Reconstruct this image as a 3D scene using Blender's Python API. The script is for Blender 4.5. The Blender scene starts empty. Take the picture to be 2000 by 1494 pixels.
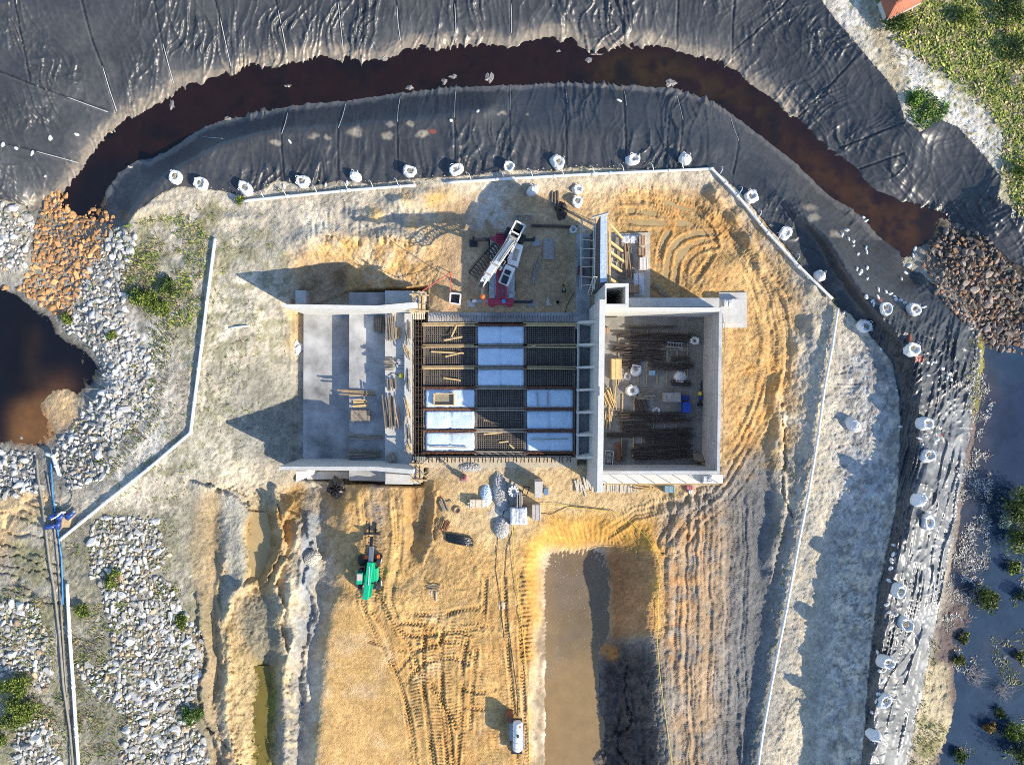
import bpy, bmesh, math, random
import numpy as np
from mathutils import Vector, Matrix
random.seed(7); RNG = np.random.default_rng(11)
R = math.radians
scene = bpy.context.scene
COL = scene.collection
# ---- the camera hangs 77 m above the work yard; (u, v) = where a point shows in the 2000 px photo
H = 77.0; S = 18.0; CX = 1000.0; CY = 747.0
def P(u, v, z=0.0):
    k = (H - z) / (H * S)
    return ((u - CX) * k, (CY - v) * k, z)
def PX(n, z=0.0): return n * (H - z) / (H * S)
SUN_EL, SUN_AZ = R(30), (0.857, -0.515)
SUNV = Vector((SUN_AZ[0]*math.cos(SUN_EL), SUN_AZ[1]*math.cos(SUN_EL), math.sin(SUN_EL)))
def lin(r, g, b, k=1.0):
    f = lambda c: (c/12.92 if c <= .04045 else ((c+.055)/1.055)**2.4)
    return np.array([f(r/255)*k, f(g/255)*k, f(b/255)*k], np.float32)
# ---------------------------------------------------------------- noise
TAB = RNG.random((6, 256, 256)).astype(np.float32)
def vn(x, y, seed=0):
    T = TAB[seed % 6]; o = (seed*37) % 256
    xi = np.floor(x).astype(np.int32); yi = np.floor(y).astype(np.int32)
    fx = (x-xi).astype(np.float32); fy = (y-yi).astype(np.float32)
    fx = fx*fx*(3-2*fx); fy = fy*fy*(3-2*fy)
    a = (xi+o) & 255; b = (a+1) & 255; c = (yi+o) & 255; d = (c+1) & 255
    return (T[c, a]*(1-fx)+T[c, b]*fx)*(1-fy)+(T[d, a]*(1-fx)+T[d, b]*fx)*fy
def fbm(x, y, sc, octv=4, seed=0, gain=.5):
    r = 0; a = 1; t = 0; f = 1/sc
    for i in range(octv):
        r = r+a*vn(x*f+i*17.3, y*f+i*9.1, seed+i); t += a; a *= gain; f *= 2.03
    return r/t
def sstep(a, b, x):
    t = np.clip((x-a)/(b-a), 0, 1); return t*t*(3-2*t)
# ---------------------------------------------------------------- grid
def axis(a, b, step, far):
    mid = list(np.arange(a, b+.1, step)); lo = []; hi = []; d = step; x = a
    while x > -far: d *= 1.16; x -= d; lo.append(x)
    d = step; x = b
    while x < far+2000: d *= 1.16; x += d; hi.append(x)
    return np.array(lo[::-1]+mid+hi, np.float64)
AU = axis(-40, 2040, 2.0, 9000); AV = axis(-40, 1534, 2.0, 9000)
NU, NV = len(AU), len(AV)
U, V = np.meshgrid(AU, AV)
WU = U+(fbm(U, V, 40, 4, 1)-.5)*26+(fbm(U, V, 7, 2, 4)-.5)*7
WV = V+(fbm(U, V, 40, 4, 2)-.5)*26+(fbm(U, V, 7, 2, 5)-.5)*7
def win(u0, u1, v0, v1):
    return (slice(np.searchsorted(AV, v0), np.searchsorted(AV, v1)), slice(np.searchsorted(AU, u0), np.searchsorted(AU, u1)))
def inpoly(poly, uu, vv):
    m = np.zeros(uu.shape, bool); n = len(poly)
    for i in range(n):
        (x1, y1), (x2, y2) = poly[i][:2], poly[(i+1) % n][:2]
        if y1 == y2: continue
        c = ((y1 > vv) != (y2 > vv)) & (uu < (x2-x1)*(vv-y1)/(y2-y1)+x1)
        m ^= c
    return m
def blur(a, n):
    for ax in (0, 1):
        for _ in range(2):
            p = np.pad(a, [(n+1, n) if k == ax else (0, 0) for k in (0, 1)], mode='edge')
            c = np.cumsum(p, axis=ax)
            a = (np.take(c, range(2*n+1, c.shape[ax]), ax)-np.take(c, range(0, c.shape[ax]-2*n-1), ax))/(2*n+1)
    return a
def mask(poly, soft=0, warp=1.0, pad=90):
    """soft 0..1 mask of a polygon over the grid; organic edges with warp"""
    us = [p[0] for p in poly]; vs = [p[1] for p in poly]
    w = win(min(us)-pad, max(us)+pad, min(vs)-pad, max(vs)+pad)
    uu = U[w]+(WU[w]-U[w])*warp; vv = V[w]+(WV[w]-V[w])*warp
    m = inpoly(poly, uu, vv).astype(np.float32)
    if soft > 0 and m.size: m = blur(m, max(1, int(soft/2)))
    return w, m
def segdist(pts, w):
    """distance to a polyline and arc length of the nearest point, within window w"""
    uu = U[w]; vv = V[w]
    D = np.full(uu.shape, 1e9); A = np.zeros(uu.shape); SGN = np.zeros(uu.shape); L = 0
    for (x1, y1), (x2, y2) in zip(pts[:-1], pts[1:]):
        dx, dy = x2-x1, y2-y1; l = math.hypot(dx, dy)
        if l < 1e-6: continue
        t = np.clip(((uu-x1)*dx+(vv-y1)*dy)/(l*l), 0, 1)
        d = np.hypot(uu-x1-t*dx, vv-y1-t*dy)
        c = d < D
        D = np.where(c, d, D); A = np.where(c, L+t*l, A); SGN = np.where(c, np.sign((uu-x1)*dy-(vv-y1)*dx), SGN)
        L += l
    return D, A, SGN
def smooth(pts, n=6):
    """Catmull-Rom through the traced points"""
    p = [pts[0]]+list(pts)+[pts[-1]]; out = []
    for i in range(1, len(p)-2):
        for k in range(n):
            t = k/n; a, b, c, d = [np.array(q, float) for q in p[i-1:i+3]]
            out.append(tuple(.5*((2*b)+(-a+c)*t+(2*a-5*b+4*c-d)*t*t+(-a+3*b-3*c+d)*t**3)))
    out.append(tuple(map(float, pts[-1])))
    return out
# ---------------------------------------------------------------- traced outlines (photo px)
OUT_EDGE = [(60,402),(110,385),(150,340),(185,290),(205,262),(250,225),(300,197),(345,178),(345,165),(430,148),(475,128),(500,125),(560,118),(600,110),(660,104),(680,113),(735,118),(775,110),(785,93),(850,86),(880,90),(940,82),(1000,92),(1030,78),(1085,67),(1120,75),(1150,97),(1165,102),(1215,90),(1250,80),(1290,88),(1350,108),(1400,112),(1440,135),(1475,170),(1500,185),(1540,215),(1570,240),(1620,285),(1680,330),(1700,365),(1760,390),(1840,400),(1850,420),(1875,440)]
IN_EDGE = [(190,440),(205,385),(240,335),(270,312),(290,320),(345,290),(395,255),(430,240),(500,227),(560,212),(680,200),(780,185),(890,175),(1000,170),(1100,163),(1170,166),(1210,170),(1290,175),(1330,180),(1360,187),(1400,205),(1450,240),(1500,280),(1540,310),(1600,370),(1640,400),(1660,410),(1690,440),(1720,470),(1755,495),(1765,525),(1790,545)]
LINER_TOP = [(1590,-60),(1600,0),(1650,60),(1700,120),(1750,180),(1768,235),(1800,262),(1826,228),(1870,250),(1925,310),(1952,345),(1946,385),(2000,425),(2060,450)]
BERM_PIPE = [(480,392),(680,372),(860,357),(1000,348),(1160,340),(1390,330)]
BERM_PIPE2 = [(1392,331),(1440,383),(1500,455),(1560,520),(1625,582)]
RIDGE = [(1480,340,0.6),(1545,400,1.9),(1615,462,3.0),(1652,528,3.6),(1702,598,3.9),(1745,642,4.1),(1790,690,3.9),(1797,760,3.4),(1792,830,3.2),(1797,900,3.4),(1788,980,3.8),(1770,1040,4.3),(1748,1100,4.4),(1733,1180,4.5),(1724,1260,4.5),(1715,1350,4.5),(1705,1494,4.5),(1690,1900,4.5)]
DITCH = [(1420,330,0.7),(1480,390,0.8),(1540,450,0.9),(1600,540,1.0),(1650,600,1.2),(1700,650,1.5),(1748,710,1.6),(1762,780,1.6),(1764,880,1.7),(1753,1000,2.4),(1740,1060,3.0),(1718,1150,3.3),(1708,1250,3.4),(1698,1350,3.4),(1688,1494,3.4),(1675,1900,3.9)]
LINER_R = [(1905,640,.8),(1912,700,.8),(1897,800,.8),(1893,860,.8),(1880,930,.8),(1868,1000,.8),(1855,1080,.8),(1840,1150,.8),(1822,1250,.8),(1800,1350,.8),(1770,1494,.8),(1740,1900,.8)]
POND = [(1062,1110),(1068,1085),(1085,1072),(1150,1069),(1185,1080),(1195,1110),(1197,1160),(1192,1230),(1185,1250),(1175,1270),(1170,1310),(1170,1400),(1182,1440),(1165,1480),(1160,1620),(1060,1620),(1061,1300)]
POOL = [(-60,545),(0,560),(20,572),(36,578),(50,592),(78,600),(100,618),(112,634),(113,652),(130,668),(150,676),(172,690),(190,716),(184,745),(168,760),(150,770),(134,760),(112,762),(92,774),(78,794),(84,812),(100,826),(110,846),(96,864),(74,872),(40,864),(20,868),(-60,866)]
WZ, BENCH, SWAMP, PONDZ, POOLZ = -1.2, 1.45, 0.45, -3.2, -0.9
# ---------------------------------------------------------------- height field: relax between break lines
def L(z, pts): return [(p[0], p[1], p[2] if len(p) > 2 else z) for p in pts]
LINES = [
 L(3.2, [(-470,-200),(400,-200),(1000,-220),(1560,-160)]), L(2.4,[(-470,60),(-100,150),(-40,330)]), L(1.6, [(0,140),(130,60),(330,-40)]), L(1.3,[(0,260),(60,200)]),
 L(WZ, OUT_EDGE), L(WZ, IN_EDGE),
 L(-.3,[(440,1000),(446,1060),(440,1120)]), L(WZ-1, [(150,400),(250,280),(400,200),(600,160),(900,130),(1100,120),(1300,130),(1420,170),(1560,280),(1650,370),(1760,440),(1800,460)]),
 L(BENCH, [(250,420),(300,365),(340,330),(420,288),(500,261),(560,252),(640,249),(740,241),(860,229),(960,212)]),
 L(0.2, [(1080,205),(1200,205),(1330,225),(1440,290),(1500,335)]),
 L(1.15, [(1000,255),(1150,255),(1300,265),(1400,290)]),
 L(1.2, BERM_PIPE), L(1.2, BERM_PIPE2), L(1.1, [(340,352),(480,370),(600,352),(800,334),(1000,322),(1340,312)]),
 L(0.1, [(870,384),(1000,378),(1160,372),(1340,372),(1400,400),(1450,470),(1520,560),(1560,640)]),
 L(2.4, LINER_TOP), L(2.7, [(1640,-100),(1800,60),(1900,180),(2010,350)]), L(2.7, [(1800,-200),(2100,-100),(2200,300)]), L(2.2,[(2030,450),(2200,520)]),
 RIDGE, DITCH, LINER_R, L(1.3, [(1520,405,.9),(1590,470,1.2),(1626,530,1.4),(1676,602,1.5),(1722,655,1.7)]), L(1.1, [(1785,560,.3),(1830,590,.8),(1870,612,.8)]),
 L(0.9, [(1640,640,1.2),(1650,760,1.0),(1650,900,0.9),(1640,1050,0.8),(1622,1150,0.7),(1606,1300,0.6),(1590,1494,0.5),(1570,1900,.5)]),
 L(1.0, [(1637,602,1.3),(1610,760,1.2),(1590,900,1.1),(1560,1050,1.0),(1530,1200,0.9),(1500,1350,0.8),(1478,1494,0.8),(1440,1900,.8)]),
 L(0.0, [(1440,450,.15),(1530,600,0),(1540,700,0),(1528,780,0),(1525,860,0),(1520,960,0),(1500,1100,0),(1478,1250,.1),(1450,1494,.1),(1410,1900,.1)]),
 L(0.25,[(1925,650),(1925,760),(1905,880),(1880,1000),(1860,1120)]), L(0.1,[(2100,640),(1980,760),(1960,1000),(1940,1300),(1940,1500),(2200,1600)]), L(0.1,[(1890,1280),(1880,1400),(1860,1520)]),
 L(0.7, [(1810,1330),(1850,1310),(1855,1370),(1840,1430),(1800,1494),(1780,1600)]),
 L(-0.9,[(1800,490),(1860,455),(1890,450)]), L(0.1,[(1830,560),(1900,500),(1960,520)]), L(0.6,[(1900,640),(1960,660),(2060,620),(2060,520)]),
 L(0.7,[(-60,420),(20,430),(40,520),(-60,530)]), L(-0.2,[(60,470),(130,500),(220,440),(235,420)]), L(-0.5,[(40,560),(110,590),(150,600)]),
 L(-1.6,[(0,620),(60,680),(120,720),(40,740)]), L(-1.2,[(40,800),(62,840)]), L(-.55,[(104,784),(128,776),(140,790),(124,820),(112,806)]), L(POOLZ, POOL+POOL[:1]),
 L(0.8, [(250,440),(330,420),(420,465),(400,650),(372,845),(290,910),(210,975),(120,1045)]), L(0.5,[(280,470),(260,600),(310,640),(300,760),(240,860),(200,900)]), L(0.4,[(170,560),(200,640),(230,740),(190,830)]),
 L(0.6,[(480,440),(560,470),(600,480),(650,470),(720,462),(830,470)]), L(0.8,[(600,430),(700,415),(800,400)]),
 L(-3.0,[(560,620,-1.6),(566,700,-2.8),(570,800,-3.1),(572,905,-2.9)]), L(-0.6,[(500,600,-.1),(490,700,-.5),(480,800,-1.0),(475,900,-.9)]),
 L(-3.1,[(612,560),(650,583),(700,588),(742,588)]), L(-3,[(590,590),(640,545),(668,540)]), L(-1.7,[(690,540),(780,562),(830,582,-.8)]), L(-0.3,[(590,505),(630,490),(700,500,-.2),(800,505,.2)]), L(0,[(862,560),(850,505)]),
 L(0,[(870,390),(1125,390),(1125,610),(860,610),(855,540),(870,390)]), L(0,[(900,450),(1100,450)]), L(0,[(900,540),(1100,540)]),
 L(0,[(1140,440),(1430,440),(1430,970),(1140,970),(1140,440)]), L(0,[(1200,600),(1380,600),(1380,900),(1200,900)]),
 L(0,[(850,920),(1130,920),(1130,1000),(1020,1030),(900,1080),(860,1080),(850,920)]),
 L(.3,[(655,1170),(900,1180),(1010,1180),(1015,1494),(1010,1900)]), L(.3,[(655,1170),(640,1250),(626,1400),(616,1494),(600,1900)]), L(.3,[(800,1300),(800,1900)]),
 L(-2.8,[(560,960),(640,950)]), L(-2,[(640,970,-2.4),(636,1030,-2),(622,1150,-1.7),(604,1260,-1.7),(592,1360,-1.7),(588,1494,-1.7),(580,1900,-1.7)]),
 L(-0.3,[(668,990),(690,1060),(665,1130)]), L(-0.2,[(700,960),(740,960),(740,1100),(700,1150)]), L(0,[(765,960),(765,1100),(790,1140)]), L(-1.3,[(800,965),(806,1060),(800,1075)]), L(-.1,[(790,965),(790,1080)]), L(0,[(852,960),(860,1060),(840,1100)]),
 L(.2,[(560,1000,-.6),(575,1040,-.4),(590,1060,-.6),(560,1120,.1),(575,1140,.2),(570,1240,0),(560,1300,-.2)]),
 L(-.8,[(465,985),(450,1080),(455,1200),(450,1300),(462,1400),(475,1494),(470,1900)]), L(-2.1,[(500,1010),(520,1060),(505,1140)]), L(-2.0,[(520,1280),(515,1494),(515,1900)]), L(-.7,[(548,1320),(552,1494)]),
 L(-1.2,[(420,1000),(425,1150),(415,1280),(430,1494)]), L(-.4,[(370,960),(370,1100),(385,1250),(400,1494),(400,1900)]), L(.6,[(250,1060),(250,1494),(250,1900)]), L(.6,[(40,980),(60,1120),(70,1300),(60,1494),(60,1900)]), L(.6,[(-470,900),(-470,1900)]),L(.8,[(-470,500),(-470,700)]),
 L(PONDZ, POND+POND[:1]), L(PONDZ-.7,[(1120,1110),(1120,1400),(1110,1600)]),
 L(0,[(1060,1030),(1035,1055),(1030,1100),(1036,1160),(1046,1230),(1042,1300),(1038,1400),(1038,1494),(1038,1900)]),
 L(0,[(1075,1026),(1150,1020),(1200,1033),(1235,1033,.1),(1262,1040,.5),(1282,1090,1.1),(1286,1150,1.2),(1262,1180,1.1),(1260,1210,1.1),(1275,1240,1.1),(1276,1280,1.1),(1282,1350,1.1),(1290,1440,1.1),(1300,1494,1.1),(1310,1900,1.1)]),
 L(-2.3,[(1200,1290),(1215,1330),(1212,1420),(1215,1494),(1215,1900)]), L(-1.3,[(1228,1290),(1232,1380),(1235,1494),(1235,1900)]), L(.5,[(1400,1010),(1400,1200),(1395,1494),(1380,1900)]), L(.2,[(1300,1000),(1400,990)]),
 L(.45,[(3000,-400),(3000,1900)]), L(.5,[(-470,1950),(500,1950)]),
]
G0u, G1u, G0v, G1v = -480, 3040, -480, 1990
def relax():
    z = None
    for cell, it in ((64, 300), (32, 300), (16, 400), (8, 500), (4, 260)):
        nx = int((G1u-G0u)/cell)+1; ny = int((G1v-G0v)/cell)+1
        acc = np.zeros((ny, nx)); cnt = np.zeros((ny, nx))
        for ln in LINES:
            for (x1, y1, z1), (x2, y2, z2) in zip(ln[:-1], ln[1:]):
                n = max(2, int(math.hypot(x2-x1, y2-y1)/cell*2)+2)
                t = np.linspace(0, 1, n)
                i = np.clip(((x1+(x2-x1)*t-G0u)/cell+.5).astype(int), 0, nx-1); j = np.clip(((y1+(y2-y1)*t-G0v)/cell+.5).astype(int), 0, ny-1)
                np.add.at(acc, (j, i), z1+(z2-z1)*t); np.add.at(cnt, (j, i), 1)
        fx = cnt > 0; val = np.where(fx, acc/np.maximum(cnt, 1), 0)
        if z is None: z = np.full((ny, nx), .5)
        else:
            jj = np.linspace(0, z.shape[0]-1, ny); ii = np.linspace(0, z.shape[1]-1, nx)
            z = bil(z, ii[None, :]+0*jj[:, None], jj[:, None]+0*ii[None, :])
        z[fx] = val[fx]
        for _ in range(it):
            p = np.pad(z, 1, mode='edge')
            q = (p[:-2, 1:-1]+p[2:, 1:-1]+p[1:-1, :-2]+p[1:-1, 2:])*.25
            q[fx] = val[fx]; z = q
    return z, cell
def bil(z, x, y):
    x = np.clip(x, 0, z.shape[1]-1.001); y = np.clip(y, 0, z.shape[0]-1.001)
    i = x.astype(int); j = y.astype(int); fx = x-i; fy = y-j
    return (z[j, i]*(1-fx)+z[j, i+1]*fx)*(1-fy)+(z[j+1, i]*(1-fx)+z[j+1, i+1]*fx)*fy
ZC, CELL = relax()
ZC = blur(ZC, 1)
Z = bil(ZC, (U-G0u)/CELL, (V-G0v)/CELL)
INF = ((U > -60) & (U < 2060) & (V > -60) & (V < 1560))
# ---------------------------------------------------------------- sharp cuts and fills under the structures
def flat(poly, z, soft=2, warp=0, alpha=1.0):
    w, m = mask(poly, soft, warp); Z[w] = Z[w]*(1-m*alpha)+z*m*alpha
def bump(u, v, ru, rv, h, rot=0, p=1.0):
    w = win(u-3*max(ru, rv), u+3*max(ru, rv), v-3*max(ru, rv), v+3*max(ru, rv))
    c, s = math.cos(rot), math.sin(rot); a = WU[w]*.6+U[w]*.4-u; b = WV[w]*.6+V[w]*.4-v
    d = np.hypot((a*c+b*s)/ru, (-a*s+b*c)/rv)
    Z[w] += h*np.clip(1-d, 0, 1)**p if p != 1 else h*np.exp(-d*d*1.5)
ROUGH = fbm(U, V, 26, 5, 3)-.5
FINE = fbm(U, V, 7, 3, 1)-.5
GRIT = fbm(U, V, 4.2, 2, 2)-.5+(RNG.random(Z.shape)-.5)*.35
AMP = np.full(Z.shape, .20, np.float32)
def amp(poly, a, soft=20, warp=1):
    w, m = mask(poly, soft, warp); AMP[w] = AMP[w]*(1-m)+a*m
LINER1 = [(-300,-300),(1560,-300)]+LINER_TOP+[(2070,560),(2020,530),(1975,512),(1935,474),(1885,446),(1872,440),(1850,424),(1835,412),(1758,402),(1690,378)]+[(u-4, v+14) for u, v in OUT_EDGE[::-1][4:]]+[(55,404),(30,395),(-60,380),(-300,360)]
LINER2 = [(u, v-12) for u, v in IN_EDGE[1:-2]]+[(1765,522),(1800,535),(1832,566),(1865,596),(1884,612)]+[(p[0], p[1]) for p in LINER_R]+[(p[0]-3, p[1]) for p in DITCH[::-1][:12]]+[(1655,620),(1630,590),(1560,508),(1500,440),(1440,368),(1392,327),(1340,334),(1240,331),(1150,326),(1060,334),(1000,330),(930,342),(860,345),(800,349),(720,358),(660,352),(600,366),(540,352),(500,374),(470,382),(430,372),(395,368),(350,362),(315,378),(290,398),(262,420),(240,442),(212,442)]
FIELD = [(640,1180),(1035,1180),(1030,1300),(1035,1560),(600,1560),(618,1400)]
PAD = [(868,388),(1128,395),(1128,612),(862,612),(848,545),(872,470),(862,430)]
amp(PAD, .05); amp(FIELD, .10); amp([(640,1180),(740,1185),(800,1400),(800,1560),(600,1560)], .035)
amp([(850,920),(1130,915),(1280,1000),(1150,1030),(1000,1090),(860,1080)], .12); amp([(1290,980),(1480,900),(1520,960),(1470,1560),(1300,1560)], .16)
amp([(1190,380),(1380,380),(1560,560),(1560,900),(1420,960),(1420,560),(1200,440)], .20)
amp([(560,540),(570,480),(660,450),(850,430),(850,580),(700,590)], .42); amp([(1172,1260),(1285,1240),(1300,1560),(1165,1560)], .42); amp([(450,950),(650,950),(600,1560),(440,1560)], .36); amp([(1570,620),(1760,640),(1765,1000),(1690,1560),(1500,1560)], .24)
Z += (ROUGH*AMP*1.5+FINE*AMP*.75+GRIT*(.028+AMP*.42))*INF
for (u, v, ru, rv, h) in [(735,425,22,16,1.2),(700,420,26,14,.7),(790,398,40,16,1.1),(830,375,30,14,.7),(810,440,24,20,.9),(780,470,30,14,.5),(870,380,20,14,.6),(760,455,30,12,.5),(640,545,40,26,.7),(1400,395,30,22,.5),(1440,430,22,20,.5),(1462,480,14,22,.5),(1390,420,20,14,.5),(1480,520,16,20,.4),(1640,560,16,10,.3),(300,405,30,10,.3),(460,425,60,12,.35),
    (565,1180,14,40,1.0),(572,1250,12,22,.9),(600,1050,16,20,.5),(850,1060,18,22,.4),(1240,520,20,10,.1),(1380,560,60,26,.35),(1430,520,50,26,.3),(1590,560,18,14,.5),(1585,640,14,26,.5),(1560,680,12,20,.4),(640,1000,16,40,.4),(590,1120,10,40,.5)]:
    bump(u, v, ru, rv, h)
bump(665,548,18,24,-1.3); bump(830,1020,16,50,-.7)
flat([(574,584),(600,602),(680,570),(830,562),(834,640),(834,900),(826,948),(690,945),(574,934)], -3.6, 2)
flat([(826,630),(1128,630),(1128,890),(826,890)], -3.4, 0)
flat([(1120,640),(1150,640),(1150,905),(1120,905)], -1.0, 2)
flat([(1176,606),(1400,606),(1400,925),(1176,925)], -.25, 2)
# ---- tracks pressed into wet sand
def track(pts, gauge=34, width=9, depth=.13, period=7, treads=.07, n=6):
    pts = smooth(pts, n)
    offs = (0,) if not gauge else (-gauge/2, gauge/2)
    us = [p[0] for p in pts]; vs = [p[1] for p in pts]; pad = gauge+30
    w = win(min(us)-pad, max(us)+pad, min(vs)-pad, max(vs)+pad)
    D, A, G = segdist(pts, w)
    for o in offs:
        d = np.abs(D*np.where(G == 0, 1, G)-o)
        if not gauge: d = D
        k = sstep(width*.62, width*.38, d); rim = np.exp(-((d-width*.72)/(width*.2))**2)
        che = np.sin((A+d*.9)*2*math.pi/period)
        wob = np.clip(vn(U[w]/26, V[w]/26, 3)*1.9-.1, .4, 1.5)
        Z[w] += wob*(-depth*k+depth*.55*rim+treads*k*np.clip(che*1.6, -1, 1))
for t in [[(705,1168),(722,1215),(752,1275),(785,1350),(798,1430),(803,1500)],[(738,1165),(765,1215),(800,1262),(822,1330),(838,1420),(850,1500)],[(736,1165),(780,1192),(850,1200),(905,1188),(945,1192)],[(828,1230),(828,1330),(836,1420),(842,1500)],[(862,1225),(862,1320),(868,1420),(874,1500)],[(912,1250),(903,1300),(900,1400),(892,1500)],[(828,1270),(840,1225),(880,1198),(935,1186)],[(850,1270),(872,1232),(915,1216),(960,1226)],[(775,1310),(815,1270),(868,1252),(905,1262),(930,1300)],[(790,1335),(825,1298),(880,1284),(912,1296)],[(948,1130),(945,1190),(942,1230)],[(780,1215),(850,1222),(920,1240)],[(760,1205),(800,1240),(870,1235),(940,1225)],[(840,1340),(870,1390),(880,1450),(885,1500)],[(930,1270),(922,1340),(918,1420)],[(720,1250),(790,1270),(850,1262)],[(905,1345),(935,1352),(965,1346)],[(905,1380),(940,1384),(985,1380)],[(800,1300),(850,1345),(890,1420)],[(725,1195),(755,1240),(770,1300),(800,1400),(815,1500)],[(985,1130),(990,1250),(1000,1360),(1012,1500)],[(1012,1130),(1016,1250),(1022,1360),(1030,1500)]]:
    track(t, 0, 9.5, .085, 6.5, .075)
def ruts(pts, half, amp_, cell=7.5, cleat=4.6, ca=.05, soft=12, vary=160):
    """many overlapping machine tracks running along a line"""
    us = [p[0] for p in pts]; vs = [p[1] for p in pts]; w = win(min(us)-half-20, max(us)+half+20, min(vs)-half-20, max(vs)+half+20)
    D, A, SG = segdist(smooth(pts, 6), w); x = D*SG+10*(vn(U[w]/60, V[w]/60, 1)-.5)+5*(vn(U[w]/17, V[w]/25, 2)-.5)
    k = sstep(half, half-soft, D)*sstep(0, 30, A)
    n1 = vn(x/cell+50, A/vary, 2)-.5; n2 = vn(x/(cell*.45)+90, A/(vary*.5), 3)-.5
    on = sstep(.42, .58, vn(x/(cell*1.3)+20, A/55, 4)); c = np.sin(A*2*math.pi/cleat+6*vn(x/cell, A/300, 5))
    Z[w] += k*(amp_*(1.5*n1+.7*n2)+ca*on*c+amp_*.8*(vn(U[w]/9, V[w]/11, 0)-.5))
ruts([(1385,950),(1380,1100),(1378,1300),(1382,1540)], 96, .17, 6.5, 4.2, .045, 14, 260)
MAIN = [(1190,392),(1260,392),(1330,408),(1400,445),(1460,500),(1500,570),(1514,650),(1508,740),(1480,830),(1440,910),(1400,965),(1345,1010),(1310,1060)]
ruts(MAIN, 42, .17, 6.5, 6, .04, 16, 160)
ruts([(1170,1050),(1240,1005),(1320,985),(1400,960)], 26, .18, 7, 6, .05)
ruts([(715,950),(722,1060),(722,1180)], 32, .14, 8, 6, .05); ruts([(776,950),(776,1080),(760,1170),(780,1240)], 22, .2, 7, 6, .04)
ruts([(1205,1270),(1235,1340),(1245,1420),(1250,1540)], 46, .22, 7, 5, .05, 14, 200); ruts([(860,1180),(850,1290),(855,1400),(860,1540)], 60, .10, 9, 6.5, .06); ruts([(1020,1100),(1022,1300),(1025,1540)], 16, .14, 7, 6, .04); ruts([(960,1180),(965,1350),(970,1540)], 46, .06, 9, 6, .03)
for t in [[(1268,390),(1330,404),(1380,440),(1398,470)],[(1230,412),(1300,420),(1350,440)],[(1300,540),(1310,490),(1345,460),(1400,455)],[(1318,552),(1325,505),(1352,478),(1395,468)],[(1335,555),(1340,515),(1362,490),(1400,480)],[(1286,525),(1292,480),(1305,455)],[(1310,575),(1335,565),(1370,530),(1392,495)],[(1215,432),(1280,436),(1340,436)]]:
    track(t, 0, 12, .11, 7, .03)
def cliff(pts, h, dec, side=1, sharp=3):
    pts = smooth(pts, 6); us = [p[0] for p in pts]; vs = [p[1] for p in pts]; w = win(min(us)-dec-20, max(us)+dec+20, min(vs)-dec-20, max(vs)+dec+20)
    D, A, SG = segdist(pts, w); x = D*SG*side+(FINE[w]*9+ROUGH[w]*16)
    Z[w] += h*sstep(-sharp, sharp, x)*sstep(dec, dec*.25, x)*(.6+.8*vn(U[w]/30, V[w]/30, 2))
cliff([(545,1005),(552,1050),(540,1090),(520,1130),(498,1150),(462,1160),(448,1190),(443,1240),(452,1290),(447,1340),(440,1390),(452,1430),(464,1500)], .9, 26, -1)
cliff([(566,1000),(552,1040),(556,1090),(540,1140),(552,1180),(548,1240),(564,1280),(558,1330),(568,1400),(562,1500)], .8, 30, -1)
cliff([(400,948),(440,962),(478,984),(489,1012),(478,1050),(484,1110),(470,1145)], .6, 40, -1)
cliff([(545,960),(560,990),(585,1010),(580,1060)], .7, 20, -1); cliff([(600,1010),(608,1080),(596,1130),(612,1180),(606,1230),(590,1290),(596,1360)], .5, 16, 1)
cliff([(385,1180),(392,1240),(402,1290),(392,1350),(398,1400),(420,1440),(432,1500)], .5, 30, 1); cliff([(440,1100),(425,1160),(430,1220),(436,1280)], .4, 14, -1)
cliff([(595,470),(640,462),(700,478),(760,470),(830,480)], .5, 30, 1); cliff([(1528,760),(1534,830),(1526,900),(1538,960),(1528,1040),(1512,1110)], .7, 36, -1); cliff([(1400,372),(1432,420),(1470,470),(1500,530),(1550,590)], .4, 24, -1)
cliff([(850,955),(852,1000),(846,1050),(832,1090)], .4, 20, -1)
# comb marks left by the digger bucket round the pond
PTS = smooth([(1052,1290),(1050,1200),(1052,1120),(1066,1080),(1090,1068),(1150,1062),(1200,1072),(1240,1060)], 6)
w = win(1010, 1290, 1010, 1320); D, A, G = segdist(PTS, w)
Z[w] += .06*(.5+vn(U[w]/12, V[w]/12, 1))*np.sin(A*2*math.pi/8.5+D*.12)*sstep(42, 30, D)*sstep(3, 12, D)*(U[w] < 1255)*(G*1 != 0)
w = win(1195, 1290, 1080, 1494); Z[w] += (.02+.03*vn(U[w]/14, V[w]/14, 1))*np.sin(V[w]*2*math.pi/5+U[w]*.05)*(U[w] > 1198)
# corrugated grader marks, rills on the grey bank
w = win(1630, 1770, 700, 1500); q = np.abs(vn(U[w]/60, (V[w]+U[w]*.12+(WV[w]-V[w])*.6)/9, 2)*2-1)
Z[w] -= .14*sstep(.16, 0, q)*sstep(.38, .6, vn(U[w]/50, V[w]/60, 4))
w = win(400, 620, 590, 960); q = np.abs(vn(WU[w]/14, WV[w]/14, 1)*2-1); Z[w] -= .10*sstep(.2, 0, q)
w = win(600, 860, 395, 480); q = vn(U[w]/5, V[w]/26, 2); Z[w] += .18*(q-.5)
w = win(-60, 120, 950, 1180); q = np.abs(vn((U[w]+V[w]*.9)/60, (V[w]-U[w]*.35+(WV[w]-V[w]))/16, 2)*2-1); Z[w] -= .35*sstep(.3, 0, q)
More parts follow.
